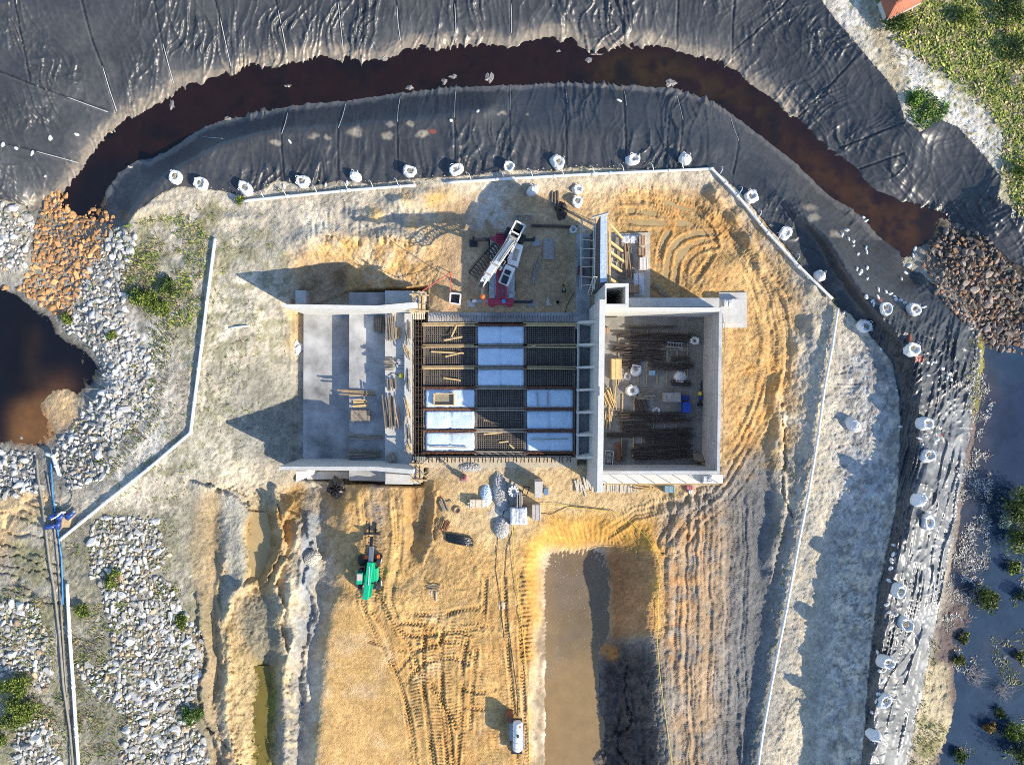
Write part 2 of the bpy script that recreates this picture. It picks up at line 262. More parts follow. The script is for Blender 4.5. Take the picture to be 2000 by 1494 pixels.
# deep cracks in the slumping clay by the pond
for t in [[(1228,1380),(1235,1400),(1228,1425),(1212,1430),(1205,1460),(1230,1494)],[(1212,1395),(1205,1420),(1190,1445)],[(1226,1300),(1222,1350),(1228,1395)],[(1526,790),(1530,850),(1534,900),(1528,960),(1548,1010)],[(410,945),(430,960),(450,952),(480,970),(485,990),(500,1000)],[(405,1420),(440,1455),(470,1494)]]:
    q = smooth(t, 4); us = [p[0] for p in q]; vs = [p[1] for p in q]; w = win(min(us)-20, max(us)+20, min(vs)-20, max(vs)+20)
    D, A, G = segdist(q, w); D = D+(FINE[w]*8); Z[w] -= .35*sstep(3.4, .6, D)
# ---------------------------------------------------------------- colours of the soils (albedo)
C = np.empty(Z.shape+(3,), np.float32); C[:] = (.47, .415, .32)
BL = {'beige': (.52,.45,.33), 'pale': (.62,.55,.43), 'orange': (.56,.345,.135), 'deep': (.52,.24,.06), 'white': (.62,.58,.50), 'grey': (.25,.225,.19), 'dark': (.10,.095,.09), 'mud': (.36,.26,.13), 'bluegrey': (.43,.42,.39), 'brown': (.28,.18,.09), 'olive': (.16,.16,.05), 'green': (.10,.15,.03), 'straw': (.36,.31,.14), 'black': (.035,.03,.025), 'rust': (.42,.17,.04), 'sed': (.30,.22,.13)}
def paint(poly, col, soft=14, alpha=1.0, speck=0, ss=14, warp=1.0):
    w, m = mask(poly, soft, warp)
    if speck: m = m*sstep(speck-.12, speck+.12, fbm(U[w], V[w], ss, 4, 2))
    m = (m*alpha)[..., None]; C[w] = C[w]*(1-m)+np.array(BL[col] if isinstance(col, str) else col, np.float32)*m
ALL = [(-80,-80),(2080,-80),(2080,1580),(-80,1580)]
paint(ALL, 'pale', 4, .7, .55, 60); paint(ALL, 'grey', 4, .35, .6, 34)
paint([(1560,560),(1660,620),(1765,760),(1700,1560),(1470,1560),(1540,900)], 'beige', 20)
paint([(1640,650),(1760,700),(1770,900),(1690,1560),(1600,1560),(1630,1000)], 'bluegrey', 20); paint([(1640,650),(1760,700),(1770,900),(1690,1560),(1600,1560),(1630,1000)], 'pale', 10, .8, .56, 18)
paint([(1640,650),(1760,700),(1770,900),(1690,1560),(1600,1560),(1630,1000)], 'grey', 10, .7, .55, 10)
paint([(390,900),(560,900),(600,1560),(380,1560)], 'beige', 20); paint([(440,960),(600,960),(560,1560),(430,1560)], (.46,.35,.19), 14, .8)
paint([(630,950),(870,930),(1140,920),(1420,950),(1330,1020),(1060,1020),(1030,1080),(1040,1560),(600,1560),(640,1200),(660,1100)], 'orange', 14)
paint([(850,915),(1130,915),(1410,965),(1330,1010),(1060,1030),(990,1080),(870,1040)], (.56,.41,.22), 18, .8)
paint([(690,1180),(1040,1180),(1040,1560),(780,1560)], 'deep', 30, .3, .5, 30); paint(FIELD, 'pale', 10, .25, .6, 50)
paint([(860,385),(1170,370),(1400,372),(1560,560),(1560,800),(1500,900),(1410,960),(1405,640),(1180,620),(1130,640),(840,620),(850,480)], (.54,.37,.19), 16)
paint(PAD, (.47,.33,.19), 16); paint([(930,355),(990,360),(990,450),(925,450)], 'white', 16, .9, .42, 12); paint([(1095,460),(1130,460),(1130,600),(1080,560)], 'brown', 10, .5, .45, 20); paint([(860,430),(900,480),(870,560)], 'brown', 10, .4, .45, 20)
paint([(1200,378),(1340,378),(1420,430),(1540,640),(1540,780),(1440,960),(1410,960),(1420,600),(1300,580),(1180,420)], 'orange', 14, .8); paint([(1440,650),(1540,700),(1545,900),(1420,960)], 'deep', 14, .5, .45, 20); paint([(1250,400),(1440,440),(1440,570),(1300,560)], 'rust', 12, .3, .5, 10)
paint([(1180,382),(1420,385),(1460,470),(1400,480),(1290,560),(1280,480)], 'deep', 14, .35, .4, 12)
paint([(560,500),(650,460),(860,470),(850,590),(600,590)], (.55,.35,.15), 14); paint([(690,470),(830,470),(830,560),(700,560)], 'pale', 10, .4, .45, 20); paint([(590,500),(680,500),(680,590),(590,590)], 'grey', 10, .6)
for q in ([(720,405),(752,405),(752,445),(715,440)], [(780,380),(880,360),(870,400),(800,410)], [(640,470),(700,470),(690,500),(630,500)], [(800,430),(850,430),(840,460),(800,460)]): paint(q, (.60,.38,.14), 8, .9)
# right: dozed clay and the pond banks
paint([(1290,1000),(1440,900),(1500,860),(1550,900),(1520,1100),(1470,1560),(1290,1560),(1280,1200)], (.30,.26,.21), 18)
paint([(1300,1010),(1440,990),(1430,1200),(1380,1560),(1290,1560)], (.42,.29,.17), 16, .9, .42, 30); paint([(1290,1030),(1400,1000),(1330,1300),(1290,1300)], 'deep', 14, .45, .5, 14)
paint([(1430,940),(1560,880),(1530,1100),(1480,1560),(1400,1560)], (.155,.155,.15), 24, .95)
paint([(1525,760),(1575,800),(1560,960),(1520,1020)], 'beige', 8, .8)
paint([(1080,1000),(1290,1010),(1300,1240),(1190,1240),(1190,1070),(1060,1080),(1050,1240),(1018,1180),(1020,1060)], (.60,.33,.085), 10)
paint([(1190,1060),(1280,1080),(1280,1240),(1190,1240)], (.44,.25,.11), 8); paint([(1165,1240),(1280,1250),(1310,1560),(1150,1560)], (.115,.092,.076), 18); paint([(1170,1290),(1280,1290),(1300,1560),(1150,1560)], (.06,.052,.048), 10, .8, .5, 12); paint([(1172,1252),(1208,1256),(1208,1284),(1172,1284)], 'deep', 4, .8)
paint([(1052,1180),(1062,1180),(1062,1560),(1044,1560)], (.24,.19,.13), 3, .8); paint([(1040,1230),(1056,1230),(1052,1560),(1036,1560)], 'dark', 4, .5, .5, 10)
paint([(1015,1180),(1045,1180),(1040,1300),(1018,1290)], (.58,.30,.08), 8); paint([(1285,1340),(1310,1300),(1330,1560),(1290,1560)], 'grey', 8, .7)
# left side: banks, algae, rills
paint([(560,590),(590,600),(590,660),(555,700)], 'orange', 8, .7); paint([(480,620),(590,720),(590,910),(480,900)], (.33,.31,.25), 16, .8)
paint([(476,1010),(540,1000),(555,1100),(520,1180),(480,1140)], (.42,.31,.16), 10); paint([(400,960),(440,960),(440,1300),(420,1494),(380,1494),(395,1200)], (.40,.29,.15), 8, .9); paint([(436,960),(478,970),(470,1130),(440,1200)], (.44,.42,.36), 8)
paint([(395,1440),(430,1440),(470,1520),(400,1520)], 'rust', 8, .6, .45, 10); paint([(500,1280),(545,1280),(540,1560),(485,1560)], (.24,.19,.05), 8); paint([(505,1300),(540,1330),(530,1450),(500,1420)], 'green', 6, .7, .45, 10); paint([(560,945),(590,945),(575,1060),(555,1060)], 'orange', 8, .9); paint([(575,960),(640,960),(600,1180),(580,1240)], (.25,.21,.16), 8, .7)
paint([(560,1130),(600,1100),(615,1190),(575,1290),(555,1240)], 'pale', 8, .5, .45, 8); paint([(596,1000),(630,1000),(610,1190),(612,1240),(600,1250),(590,1150)], (.25,.27,.28), 6); paint([(575,1180),(612,1230),(570,1320)], (.23,.24,.25), 8, .9)
paint([(715,940),(752,940),(752,1090),(720,1090)], 'grey', 6, .8, .3, 20); paint([(790,950),(845,950),(845,1070),(800,1070)], (.45,.27,.11), 8)
paint([(990,940),(1012,940),(1005,1020),(960,1010)], 'white', 6, .8); paint([(0,940),(110,950),(120,1150),(-60,1180),(-60,940)], (.60,.43,.23), 14); paint([(-60,1050),(60,1060),(60,1140),(-60,1150)], (.55,.33,.13), 14, .8)
paint([(-60,380),(60,400),(240,450),(320,560),(310,900),(200,960),(-60,960)], (.25,.235,.20), 16); paint([(60,1000),(400,1000),(420,1560),(-60,1560),(-60,1160)], (.33,.30,.235), 16); paint([(60,1000),(400,1000),(420,1560),(-60,1560),(-60,1160)], 'olive', 10, .55, .52, 40)  # soil among the riprap, darkened for the shadow gaps between the stones
paint([(210,620),(340,620),(320,900),(200,980)], 'white', 14, .8, .42, 20); paint([(230,440),(430,390),(400,700),(300,640)], 'straw', 14, .5, .48, 30); paint([(230,440),(430,390),(400,700),(300,640)], 'olive', 10, .6, .55, 22)
paint([(420,460),(540,450),(540,500),(430,540)], 'olive', 10, .6, .48, 18); paint([(400,560),(520,600),(480,800),(380,860)], 'olive', 10, .35, .55, 26)
for q, cc, th, sc in ((([(300,440),(560,440),(590,600),(480,900),(380,960),(240,930),(380,820)]), (.30,.29,.24), .5, 26), (([(300,440),(560,440),(590,600),(480,900),(380,960),(240,930),(380,820)]), (.22,.21,.13), .56, 14), ([(480,360),(860,360),(860,470),(560,500),(420,470)], (.33,.31,.26), .5, 20), ([(420,720),(590,700),(590,920),(470,910)], (.24,.235,.20), .35, 20), ([(120,1000),(400,960),(420,1494),(130,1494)], (.20,.19,.145), .48, 16), ([(1560,620),(1640,620),(1600,1100),(1500,1494),(1470,1494),(1540,1000)], (.33,.32,.28), .5, 18), ([(620,940),(860,930),(880,1170),(640,1180)], (.40,.27,.13), .5, 22), ([(1200,380),(1560,420),(1560,900),(1400,960)], (.44,.29,.13), .52, 24), ([(640,1180),(1040,1180),(1040,1560),(600,1560)], (.46,.29,.11), .56, 40)):
    paint(q, cc, 12, .75, th, sc)
paint([(392,960),(440,1010),(436,1110),(408,1200),(420,1300),(428,1400),(400,1440),(386,1300),(390,1180),(376,1060)], (.37,.27,.15), 10, .65); paint([(440,975),(480,985),(476,1050),(480,1110),(452,1170),(436,1120)], (.30,.285,.23), 6, .9); paint([(486,1000),(548,1000),(552,1090),(520,1140),(500,1150),(484,1060)], (.33,.22,.10), 6); paint([(470,1165),(545,1150),(552,1240),(540,1300),(500,1290),(470,1220)], (.27,.235,.16), 6); paint([(552,960),(590,950),(578,1060),(556,1060)], (.42,.26,.10), 6, .8); paint([(452,1200),(500,1290),(490,1494),(462,1494),(448,1300)], (.46,.34,.17), 8, .8); paint([(548,1330),(600,1300),(594,1494),(546,1494)], (.22,.22,.21), 8, .8, .42, 14)
# top right heath, swamp edge
paint([(1600,-80),(2080,-80),(2080,460),(1990,420),(1700,120)], (.40,.36,.22), 10); paint([(1620,20),(1760,160),(1790,230),(1960,330),(2010,300),(1900,160),(1740,60),(1660,-60)], (.64,.60,.52), 14, 1, .36, 9)
paint([(1700,-80),(2080,-80),(2080,240),(1960,240),(1820,130)], (.22,.22,.06), 24, .9); paint([(1940,230),(2080,200),(2080,460),(1980,410)], 'olive', 16, .8)
paint([(1640,-60),(1690,-60),(1780,180),(1760,200)], (.42,.36,.24), 8)
paint([(1900,620),(2080,600),(2080,1560),(1760,1560),(1850,1150)], (.13,.10,.09), 10); paint([(1800,1280),(1850,1295),(1858,1330),(1860,1430),(1820,1480),(1775,1560)], (.52,.43,.27), 6); paint([(1790,1400),(1850,1420),(1830,1470),(1775,1540)], 'olive', 8, .7, .42, 14); paint([(1888,640),(1930,680),(1910,800),(1890,820)], (.26,.24,.06), 10)
paint([(1780,440),(1880,430),(2060,520),(2060,640),(1900,640)], 'black', 12, .9)
paint(POOL, 'black', 6, .9); paint([(85,750),(150,760),(160,820),(110,850),(90,800)], (.55,.38,.20), 14); paint([(40,800),(90,790),(110,860),(40,870)], (.38,.20,.08), 10)
paint([(150,380),(250,280),(400,200),(600,150),(900,120),(1100,120),(1420,150),(1700,370),(1850,430),(1760,500),(1600,380),(1400,220),(1100,170),(600,220),(200,430)], 'black', 8, .9)
paint([(1195,600),(1195,640),(1120,640),(1120,440),(1160,440)], 'beige', 6, .4)
C *= (.70+.60*fbm(U, V, 5, 3, 3))[..., None]*(.82+.36*fbm(U, V, 90, 2, 5))[..., None]*(.72+.56*fbm(U, V, 22, 4, 4))[..., None]*(.88+.24*RNG.random(Z.shape))[..., None]
FAR = sstep(1600, 2600, np.hypot(U-CX, V-CY))[..., None]; C[:] = C*(1-FAR)+np.array((.14,.15,.06), np.float32)*FAR
# ---------------------------------------------------------------- meshes cut from the grid
KW = 1/(H*S)
def world(u, v, z): k = (H-z)*KW; return np.stack([(u-CX)*k, (CY-v)*k, z], -1)
def put(name, co, faces, mat, col=None, smooth_=True):
    me = bpy.data.meshes.new(name); nf = len(faces); k = faces.shape[1]
    me.vertices.add(len(co)); me.vertices.foreach_set('co', np.ascontiguousarray(co, np.float32).ravel())
    me.loops.add(nf*k); me.loops.foreach_set('vertex_index', np.ascontiguousarray(faces, np.int32).ravel())
    me.polygons.add(nf); me.polygons.foreach_set('loop_start', np.arange(0, nf*k, k, dtype=np.int32))
    me.polygons.foreach_set('use_smooth', np.full(nf, smooth_)); me.update(calc_edges=True)
    if col is not None:
        a = me.color_attributes.new('Col', 'FLOAT_COLOR', 'POINT'); c4 = np.ones((len(co), 4), np.float32); c4[:, :3] = col; a.data.foreach_set('color', c4.ravel())
    if mat: me.materials.append(mat)
    o = bpy.data.objects.new(name, me); COL.objects.link(o); return o
IDX = np.arange(NU*NV).reshape(NV, NU)
QU = np.stack([IDX[1:, :-1], IDX[1:, 1:], IDX[:-1, 1:], IDX[:-1, :-1]], -1)
def cut(name, m, z, mat, col):
    """sheet from the grid cells whose mask m (bool per cell) is set"""
    f = QU[m]; used, inv = np.unique(f, return_inverse=True); f = inv.reshape(-1, 4)
    return put(name, world(U.ravel()[used], V.ravel()[used], z.ravel()[used]), f, mat, col.reshape(-1, 3)[used])
UC = (U[1:, 1:]+U[:-1, :-1])/2; VC = (V[1:, 1:]+V[:-1, :-1])/2
def cellmask(poly, warp=0.0):
    uu, vv = (UC, VC) if not warp else (UC+(WU[1:, 1:]-U[1:, 1:])*warp, VC+(WV[1:, 1:]-V[1:, 1:])*warp)
    return inpoly(poly, uu, vv)
def zg(u, v):
    i = min(max(np.searchsorted(AU, u)-1, 0), NU-2); j = min(max(np.searchsorted(AV, v)-1, 0), NV-2)
    fx = (u-AU[i])/(AU[i+1]-AU[i]); fy = (v-AV[j])/(AV[j+1]-AV[j])
    return float((Z[j, i]*(1-fx)+Z[j, i+1]*fx)*(1-fy)+(Z[j+1, i]*(1-fx)+Z[j+1, i+1]*fx)*fy)
def G(u, v, dz=0): return P(u, v, zg(u, v)+dz)
# ---------------------------------------------------------------- materials
def nodes(m): m.use_nodes = True; return m.node_tree.nodes, m.node_tree.links
def M(name, col, rough=.7, var=.15, scale=3, bump=.0, bscale=20, metal=0, attr=None, spec=.5, coat=0, streak=None, rand=0):
    m = bpy.data.materials.new(name); N, K = nodes(m); b = N['Principled BSDF']
    b.inputs['Roughness'].default_value = rough; b.inputs['Metallic'].default_value = metal; b.inputs['Specular IOR Level'].default_value = spec; b.inputs['Coat Weight'].default_value = coat
    g = N.new('ShaderNodeNewGeometry'); n = N.new('ShaderNodeTexNoise'); n.inputs['Scale'].default_value = scale; n.inputs['Detail'].default_value = 5; n.inputs['Roughness'].default_value = .62
    src = g.outputs['Position']
    if streak:
        mp = N.new('ShaderNodeMapping'); mp.inputs['Scale'].default_value = streak; K.new(src, mp.inputs['Vector']); src = mp.outputs['Vector']
    K.new(src, n.inputs['Vector'])
    r = N.new('ShaderNodeMapRange'); r.inputs['From Min'].default_value = .28; r.inputs['From Max'].default_value = .72; r.inputs['To Min'].default_value = 1-var; r.inputs['To Max'].default_value = 1+var
    K.new(n.outputs['Fac'], r.inputs['Value'])
    x = N.new('ShaderNodeVectorMath'); x.operation = 'SCALE'; K.new(r.outputs['Result'], x.inputs['Scale'])
    if attr:
        a = N.new('ShaderNodeAttribute'); a.attribute_name = attr; K.new(a.outputs['Color'], x.inputs[0])
    else: x.inputs[0].default_value = tuple(float(c) for c in col[:3])
    out = x.outputs['Vector']
    if rand:
        oi = N.new('ShaderNodeObjectInfo'); r2 = N.new('ShaderNodeMapRange'); r2.inputs['To Min'].default_value = 1-rand; r2.inputs['To Max'].default_value = 1+rand; K.new(oi.outputs['Random'], r2.inputs['Value'])
        y = N.new('ShaderNodeVectorMath'); y.operation = 'SCALE'; K.new(out, y.inputs[0]); K.new(r2.outputs['Result'], y.inputs['Scale']); out = y.outputs['Vector']
    K.new(out, b.inputs['Base Color'])
    if bump:
        n2 = N.new('ShaderNodeTexNoise'); n2.inputs['Scale'].default_value = bscale; n2.inputs['Detail'].default_value = 6; K.new(src, n2.inputs['Vector'])
        bp = N.new('ShaderNodeBump'); bp.inputs['Strength'].default_value = bump; bp.inputs['Distance'].default_value = .1; K.new(n2.outputs['Fac'], bp.inputs['Height']); K.new(bp.outputs['Normal'], b.inputs['Normal'])
    return m
mGround = M('soil', None, .95, .22, 9, .9, 9, attr='Col', spec=.15)
mLiner = M('geomembrane', None, .38, .2, 2.2, .09, 4, attr='Col', spec=.5)
mWater = M('murky_water', None, .07, .25, .6, .12, 3.5, attr='Col', spec=.5)
mMud = M('silty_water', None, .16, .12, .7, .06, 3, attr='Col', spec=.35)
# ---------------------------------------------------------------- liners: wrinkled sheets
c1 = cellmask(LINER1, .22); c2 = cellmask(LINER2, .22)
w2 = np.zeros(Z.shape, bool); w2[:-1, :-1] |= c1 | c2; w2[1:, 1:] |= c1 | c2
zl = Z-(ROUGH*AMP*1.5+FINE*AMP*.75+GRIT*(.028+AMP*.42))*INF*.985
def folds(ang, wid, ln, seed, sharp=3):
    c, s = math.cos(ang), math.sin(ang); x = WU*.25+U*.75; y = WV*.25+V*.75
    a = x*c+y*s+22*(vn(x/55, y/55, seed)-.5)*2; b = -x*s+y*c
    r = 1-np.abs(2*vn(a/wid, b/ln, seed+1)-1)
    return np.clip(r, 0, 1)**sharp
gv, gu = np.gradient(blur(np.where(INF, Z, 1), 14)); gl = np.hypot(gu, gv)+1e-6; gu, gv = np.abs(gu/gl), gv/gl
diag = np.clip(np.sign(gu*1.0)*gu, 0, 1)
up = (1-gu)**.7
right = sstep(1250, 1600, U)
f_v = folds(0, 10, 130, 0, 6)*.7+folds(.25, 15, 110, 2, 6)*.7+folds(-.3, 13, 80, 3, 6)*.6
f_d1 = folds(-.72, 10, 170, 1, 6)*.8+folds(-.5, 15, 150, 3, 6)*.7+folds(-1.0, 13, 80, 4, 6)*.4
f_d2 = folds(.75, 11, 120, 2, 6)*.8+folds(.45, 16, 100, 1, 6)*.7+folds(1.2, 15, 80, 5, 6)*.5
f_h = folds(1.57, 10, 90, 4, 5)*.6+folds(1.1, 15, 80, 0, 5)*.6+folds(.2, 12, 120, 3, 5)*.7
crink = (fbm(U, V, 15, 4, 2)-.5)*2
wl = sstep(420, 150, U)*.8; wr = right*sstep(700, 560, V); wd = sstep(640, 760, V)
fold = (f_v*(1-wl)+f_d1*wl)*(1-wr)*(1-wd)+(f_d2*.5+f_d1*.5)*wr+(f_h*.45+f_v*.4+f_d2*.4)*wd
patch = .35+.9*sstep(.3, .7, vn(U/70, V/70, 5))
cr2 = 1-np.abs(2*fbm(U, V, 10, 3, 5)-1)*2.2
lng = np.clip(1-np.abs(2*vn((U+.22*V)/7.5+1.2*vn(U/40, V/90, 1), V/130, 3)-1), 0, 1)**3+.8*np.clip(1-np.abs(2*vn((U+.22*V+.5*(V-900)*sstep(900, 700, V))/13+vn(U/50, V/60, 2), V/90, 4)-1), 0, 1)**4
crs = folds(.55, 14, 70, 1, 5)+folds(-.5, 17, 60, 3, 5)*.8+folds(1.3, 12, 50, 0, 5)*.5
low = sstep(1640, 1700, U)*sstep(560, 680, V)
zl = zl+.035+(.25*(fold-.25)*patch+.05*crink*(.4+.6*patch)+.028*np.clip(cr2, -1, 1)*patch*patch)*(1-.72*low)+low*(.28*(lng-.25)*(.25+1.3*vn(U/38, V/60, 0))+.24*(crs-.2)*(.2+1.2*vn(U/50, V/50, 4)))
SEAM = np.zeros(Z.shape); LAP = np.zeros(Z.shape)
for ln in [((20,-40),(40,60),(60,160)),((150,-40),(178,70),(200,130),(228,222)),((295,-40),(318,86),(342,170)),((410,-40),(430,36),(452,136)),((530,-40),(543,20),(560,112)),((652,-40),(660,5),(672,102)),((770,-40),(775,12),(784,92)),((886,-40),(890,90)),((998,-40),(1000,86)),((1108,-40),(1104,66)),((1218,-40),(1219,86)),((1326,-40),(1322,95)),((1440,-40),(1432,40),(1430,120)),((1560,-20),(1490,50),(1432,100)),((1672,112),(1600,190),(1558,230)),((1765,240),(1640,290)),((1765,300),(1680,330)),((0,140),(131,190),(262,230)),((0,278),(71,296),(165,322)),((562,215),(550,262),(556,350)),((676,200),(661,250),(662,350)),((782,188),(776,238),(778,330)),((890,176),(888,230),(890,330)),((996,168),(996,330)),((1105,166),(1107,320)),((1219,174),(1224,310)),((1322,184),(1334,234),(1326,310)),((1427,220),(1443,275),(1432,340)),((1850,640),(1856,800),(1850,1000),(1820,1200))]:
    us = [p[0] for p in ln]; vs = [p[1] for p in ln]; w = win(min(us)-14, max(us)+14, min(vs)-14, max(vs)+14); D, A, SG = segdist(smooth(ln, 4), w); D = D+FINE[w]*3
    zl[w] += .05*sstep(5, 2, D)*(SG > 0)-.05*sstep(3.5, 1, D); SEAM[w] = np.maximum(SEAM[w], sstep(2.6, 1.2, D)); LAP[w] = np.maximum(LAP[w], sstep(7, 3, D)*(SG < 0)*.8)
w = win(330, 1420, 200, 330); zl[w] -= .06*crink[w]*(V[w] < 260)
for ctr in [(1795,655),(1790,700),(1800,830)]:           # stretched folds running out from the bags on the ridge
    w = win(ctr[0]-70, ctr[0]+70, ctr[1]-70, ctr[1]+70); d = np.hypot(U[w]-ctr[0], V[w]-ctr[1]); th = np.arctan2(V[w]-ctr[1], U[w]-ctr[0])
    zl[w] += .05*np.sin(th*13+3*vn(U[w]/30, V[w]/30, 2))*sstep(70, 30, d)*sstep(2, 14, d)
bp = smooth(BERM_PIPE, 4); w = win(470, 1400, 240, 360); D, A, _ = segdist(bp, w); zl[w] += .12*(np.abs(np.sin(A/9+6*vn(U[w]/40, V[w]/90, 1)))-.5)*sstep(90, 55, D)*sstep(0, 14, D)
CL = np.empty(C.shape, np.float32); CL[:] = (.044, .047, .050)
CL *= (.75+.6*fbm(U, V, 60, 4, 3))[..., None]
dust = sstep(.5, .68, fbm(U, V, 46, 4, 1))[..., None]; CL[:] = CL*(1-.22*dust)+np.array((.12,.115,.105), np.float32)*.18*dust
def lpaint(a, col, k):
    a = (a*k)[..., None]; CL[:] = CL*(1-a)+np.array(col, np.float32)*a
lpaint(LAP, (.10,.10,.10), .7); lpaint(SEAM, (.010,.011,.013), .85)
w = win(0, 1900, 0, 470); D = np.full(Z.shape, 1e3); D[w] = segdist(OUT_EDGE, w)[0]; lpaint(sstep(30, 4, D+FINE*20+ROUGH*20)*(U < 1560), (.42,.34,.23), .8); lpaint(sstep(60, 20, D+ROUGH*40)*(U < 1560), (.12,.115,.11), .45)
D = np.full(Z.shape, 1e3); D[w] = segdist(IN_EDGE, w)[0]; lpaint(sstep(9, 3, D+FINE*10), (.26,.235,.20), .45); lpaint(sstep(60, 20, D+ROUGH*60)*sstep(1300, 1450, U), (.085,.085,.085), .5)
w = win(1600, 1960, 600, 1560); D = np.full(Z.shape, 1e3); D[w] = segdist([p[:2] for p in LINER_R], w)[0]; lpaint(sstep(120, 10, D+ROUGH*50)*sstep(640, 1000, V), (.165,.172,.175), .85); lpaint(sstep(.52, .62, fbm(U, V, 24, 4, 2))*sstep(110, 60, D)*sstep(700, 900, V), (.27,.275,.27), .5)  # liner painted paler here to stand in for its silver sheen in the sun
for (u, v, r) in [(695,258,13),(612,268,7),(640,270,6),(645,288,7),(755,265,9),(760,242,7),(825,262,8),(800,242,5),(980,222,5),(535,278,6),(1030,224,4),(1580,405,10),(1590,425,9),(1632,456,10)]:
    d = np.hypot((U-u)/1.6, V-v)+FINE*8; lpaint(sstep(r, r*.2, d+ROUGH*14), (.42,.36,.27), .6)
paintL = [(1776,662,6,9),(1795,700,10,7),(1719,585,4,5),(1840,850,3,3),(845,257,8,5)]
for (u, v, a, b) in paintL: lpaint((np.hypot((U-u)/a, (V-v)/b)+FINE < 1).astype(np.float32), (.25,.07,.05), .9)
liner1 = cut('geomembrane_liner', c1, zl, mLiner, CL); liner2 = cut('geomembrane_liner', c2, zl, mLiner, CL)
Z0 = Z.copy(); Z[:] = np.where(w2, np.minimum(Z, zl-.10), Z); ZL = np.where(w2, zl, Z0)
Z[:-1, :-1][c1 | c2] -= .12
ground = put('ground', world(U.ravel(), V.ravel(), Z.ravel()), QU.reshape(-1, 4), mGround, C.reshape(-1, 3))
Z[:] = np.maximum(ZL, Z)
def tag(o, label=None, cat=None, group=None, kind=None):
    for k, x in (('label', label), ('category', cat), ('group', group), ('kind', kind)):
        if x: o[k] = x
    return o
tag(ground, kind='structure')
tag(liner1, 'wide wrinkled black plastic liner on the outer bank above the dark channel', 'pond liner'); tag(liner2, 'black plastic liner draped over the inner bank and the silvery ridge beside the swamp', 'pond liner')
# ---------------------------------------------------------------- waters
def water(name, poly, z, cols, mat, step=1, warp=0):
    """cols: list of (colour, noise threshold, scale) over a base"""
    m = cellmask(poly, warp); cw = np.empty(C.shape, np.float32); cw[:] = cols[0]
    for col, pl, soft, al, sp in cols[1]:
        w, a = mask(pl, soft, 1)
        if sp: a = a*sstep(sp-.2, sp+.2, fbm(U[w], V[w], 42, 5, 4, .55))
        a = (a*al)[..., None]; cw[w] = cw[w]*(1-a)+np.array(col, np.float32)*a
    return tag(cut(name, m, np.full(Z.shape, z), mat, cw), kind='structure')
CH = [(u-6, v-12) for u, v in OUT_EDGE]+[(1885,450),(1850,500),(1800,560)]+[(u, v+22) for u, v in IN_EDGE[::-1]]+[(150,470),(60,440)]
water('channel_water', CH, WZ, ((.014,.006,.004), [((.030,.010,.003), CH, 4, .8, .52), ((.05,.03,.006), [(1140,160),(1200,100),(1330,120),(1480,200),(1560,280),(1400,190)], 14, .8, .42), ((.075,.032,.006), [(1500,260),(1560,280),(1720,380),(1850,420),(1780,500),(1640,400)], 16, .85, .42), ((.12,.07,.015), [(1690,430),(1730,470),(1760,500),(1720,480)], 8, .8, .4), ((.006,.005,.005), [(140,470),(130,400),(180,310),(300,320),(200,420)], 12, .9, 0), ((.004,.004,.004), CH, 4, .8, .56)]), mWater)
water('pool_water', [(-300,530)]+POOL[1:-1]+[(-300,880)], POOLZ, ((.0055,.005,.006), [((.006,.004,.003), [(20,600),(60,620),(80,860),(10,860)], 14, .9, 0), ((.16,.075,.025), [(20,800),(90,770),(150,800),(100,880),(20,880)], 14, .9, 0), ((.03,.017,.009), [(50,640),(74,640),(78,760),(50,760)], 12, .8, 0), ((.10,.045,.018), [(90,740),(160,740),(120,800),(80,800)], 20, .8, 0)]), mWater)  # the narrow brown upright band stands in for a glint on the water
water('swamp_water', [(1790,600),(3200,560),(3200,2400),(1700,2400),(1760,1494),(1840,1100),(1880,700)], SWAMP, ((.022,.043,.072), [((.075,.058,.05), [(1880,660),(1960,760),(1930,860),(1900,1100),(1850,1300),(1830,1160),(1890,820)], 24, .85, .3), ((.018,.024,.05), [(1930,780),(2060,700),(2060,960),(1940,960)], 20, .8, 0), ((.05,.05,.055), [(1900,1250),(2060,1230),(2060,1340),(1920,1340)], 20, .5, .45)]), mWater)  # blue of the base colour stands in for the reflected sky
water('excavation_pond', [(u, v-6) for u, v in POND[:12]]+[(1240,1440),(1240,1620),(1020,1620),(1040,1300),(1040,1060)], PONDZ, ((.27,.185,.09), [((.15,.115,.07), [(1060,1060),(1200,1060),(1200,1300),(1090,1300)], 24, .8, 0), ((.28,.19,.09), [(1060,1300),(1170,1250),(1170,1500),(1060,1500)], 24, .8, 0), ((.19,.17,.16), [(1060,1330),(1060,1350),(1150,1250),(1170,1080),(1075,1080)], 10, .25, .45)]), mMud)
for nm, pl, z, c in [('puddle', [(1200,384),(1290,380),(1360,415),(1400,460),(1385,470),(1350,480),(1330,520),(1345,560),(1310,570),(1285,520),(1290,470),(1240,440),(1200,420)], -.06, (.40,.29,.14)), ('puddle', [(476,1000),(550,1000),(560,1080),(520,1170),(476,1160)], -1.55, (.42,.31,.15)), ('puddle', [(496,1300),(548,1300),(545,1600),(480,1600)], -1.6, (.17,.13,.03)), ('puddle', [(590,1300),(612,1290),(604,1390),(584,1390)], -1.62, (.05,.09,.13)), ('puddle', [(395,1180),(420,1180),(430,1480),(390,1480)], -1.0, (.40,.29,.15)), ('puddle', [(640,344),(490,344),(490,360),(640,360)], .82, (.22,.12,.03))]:
    water(nm, pl, z, (c, []), mMud)
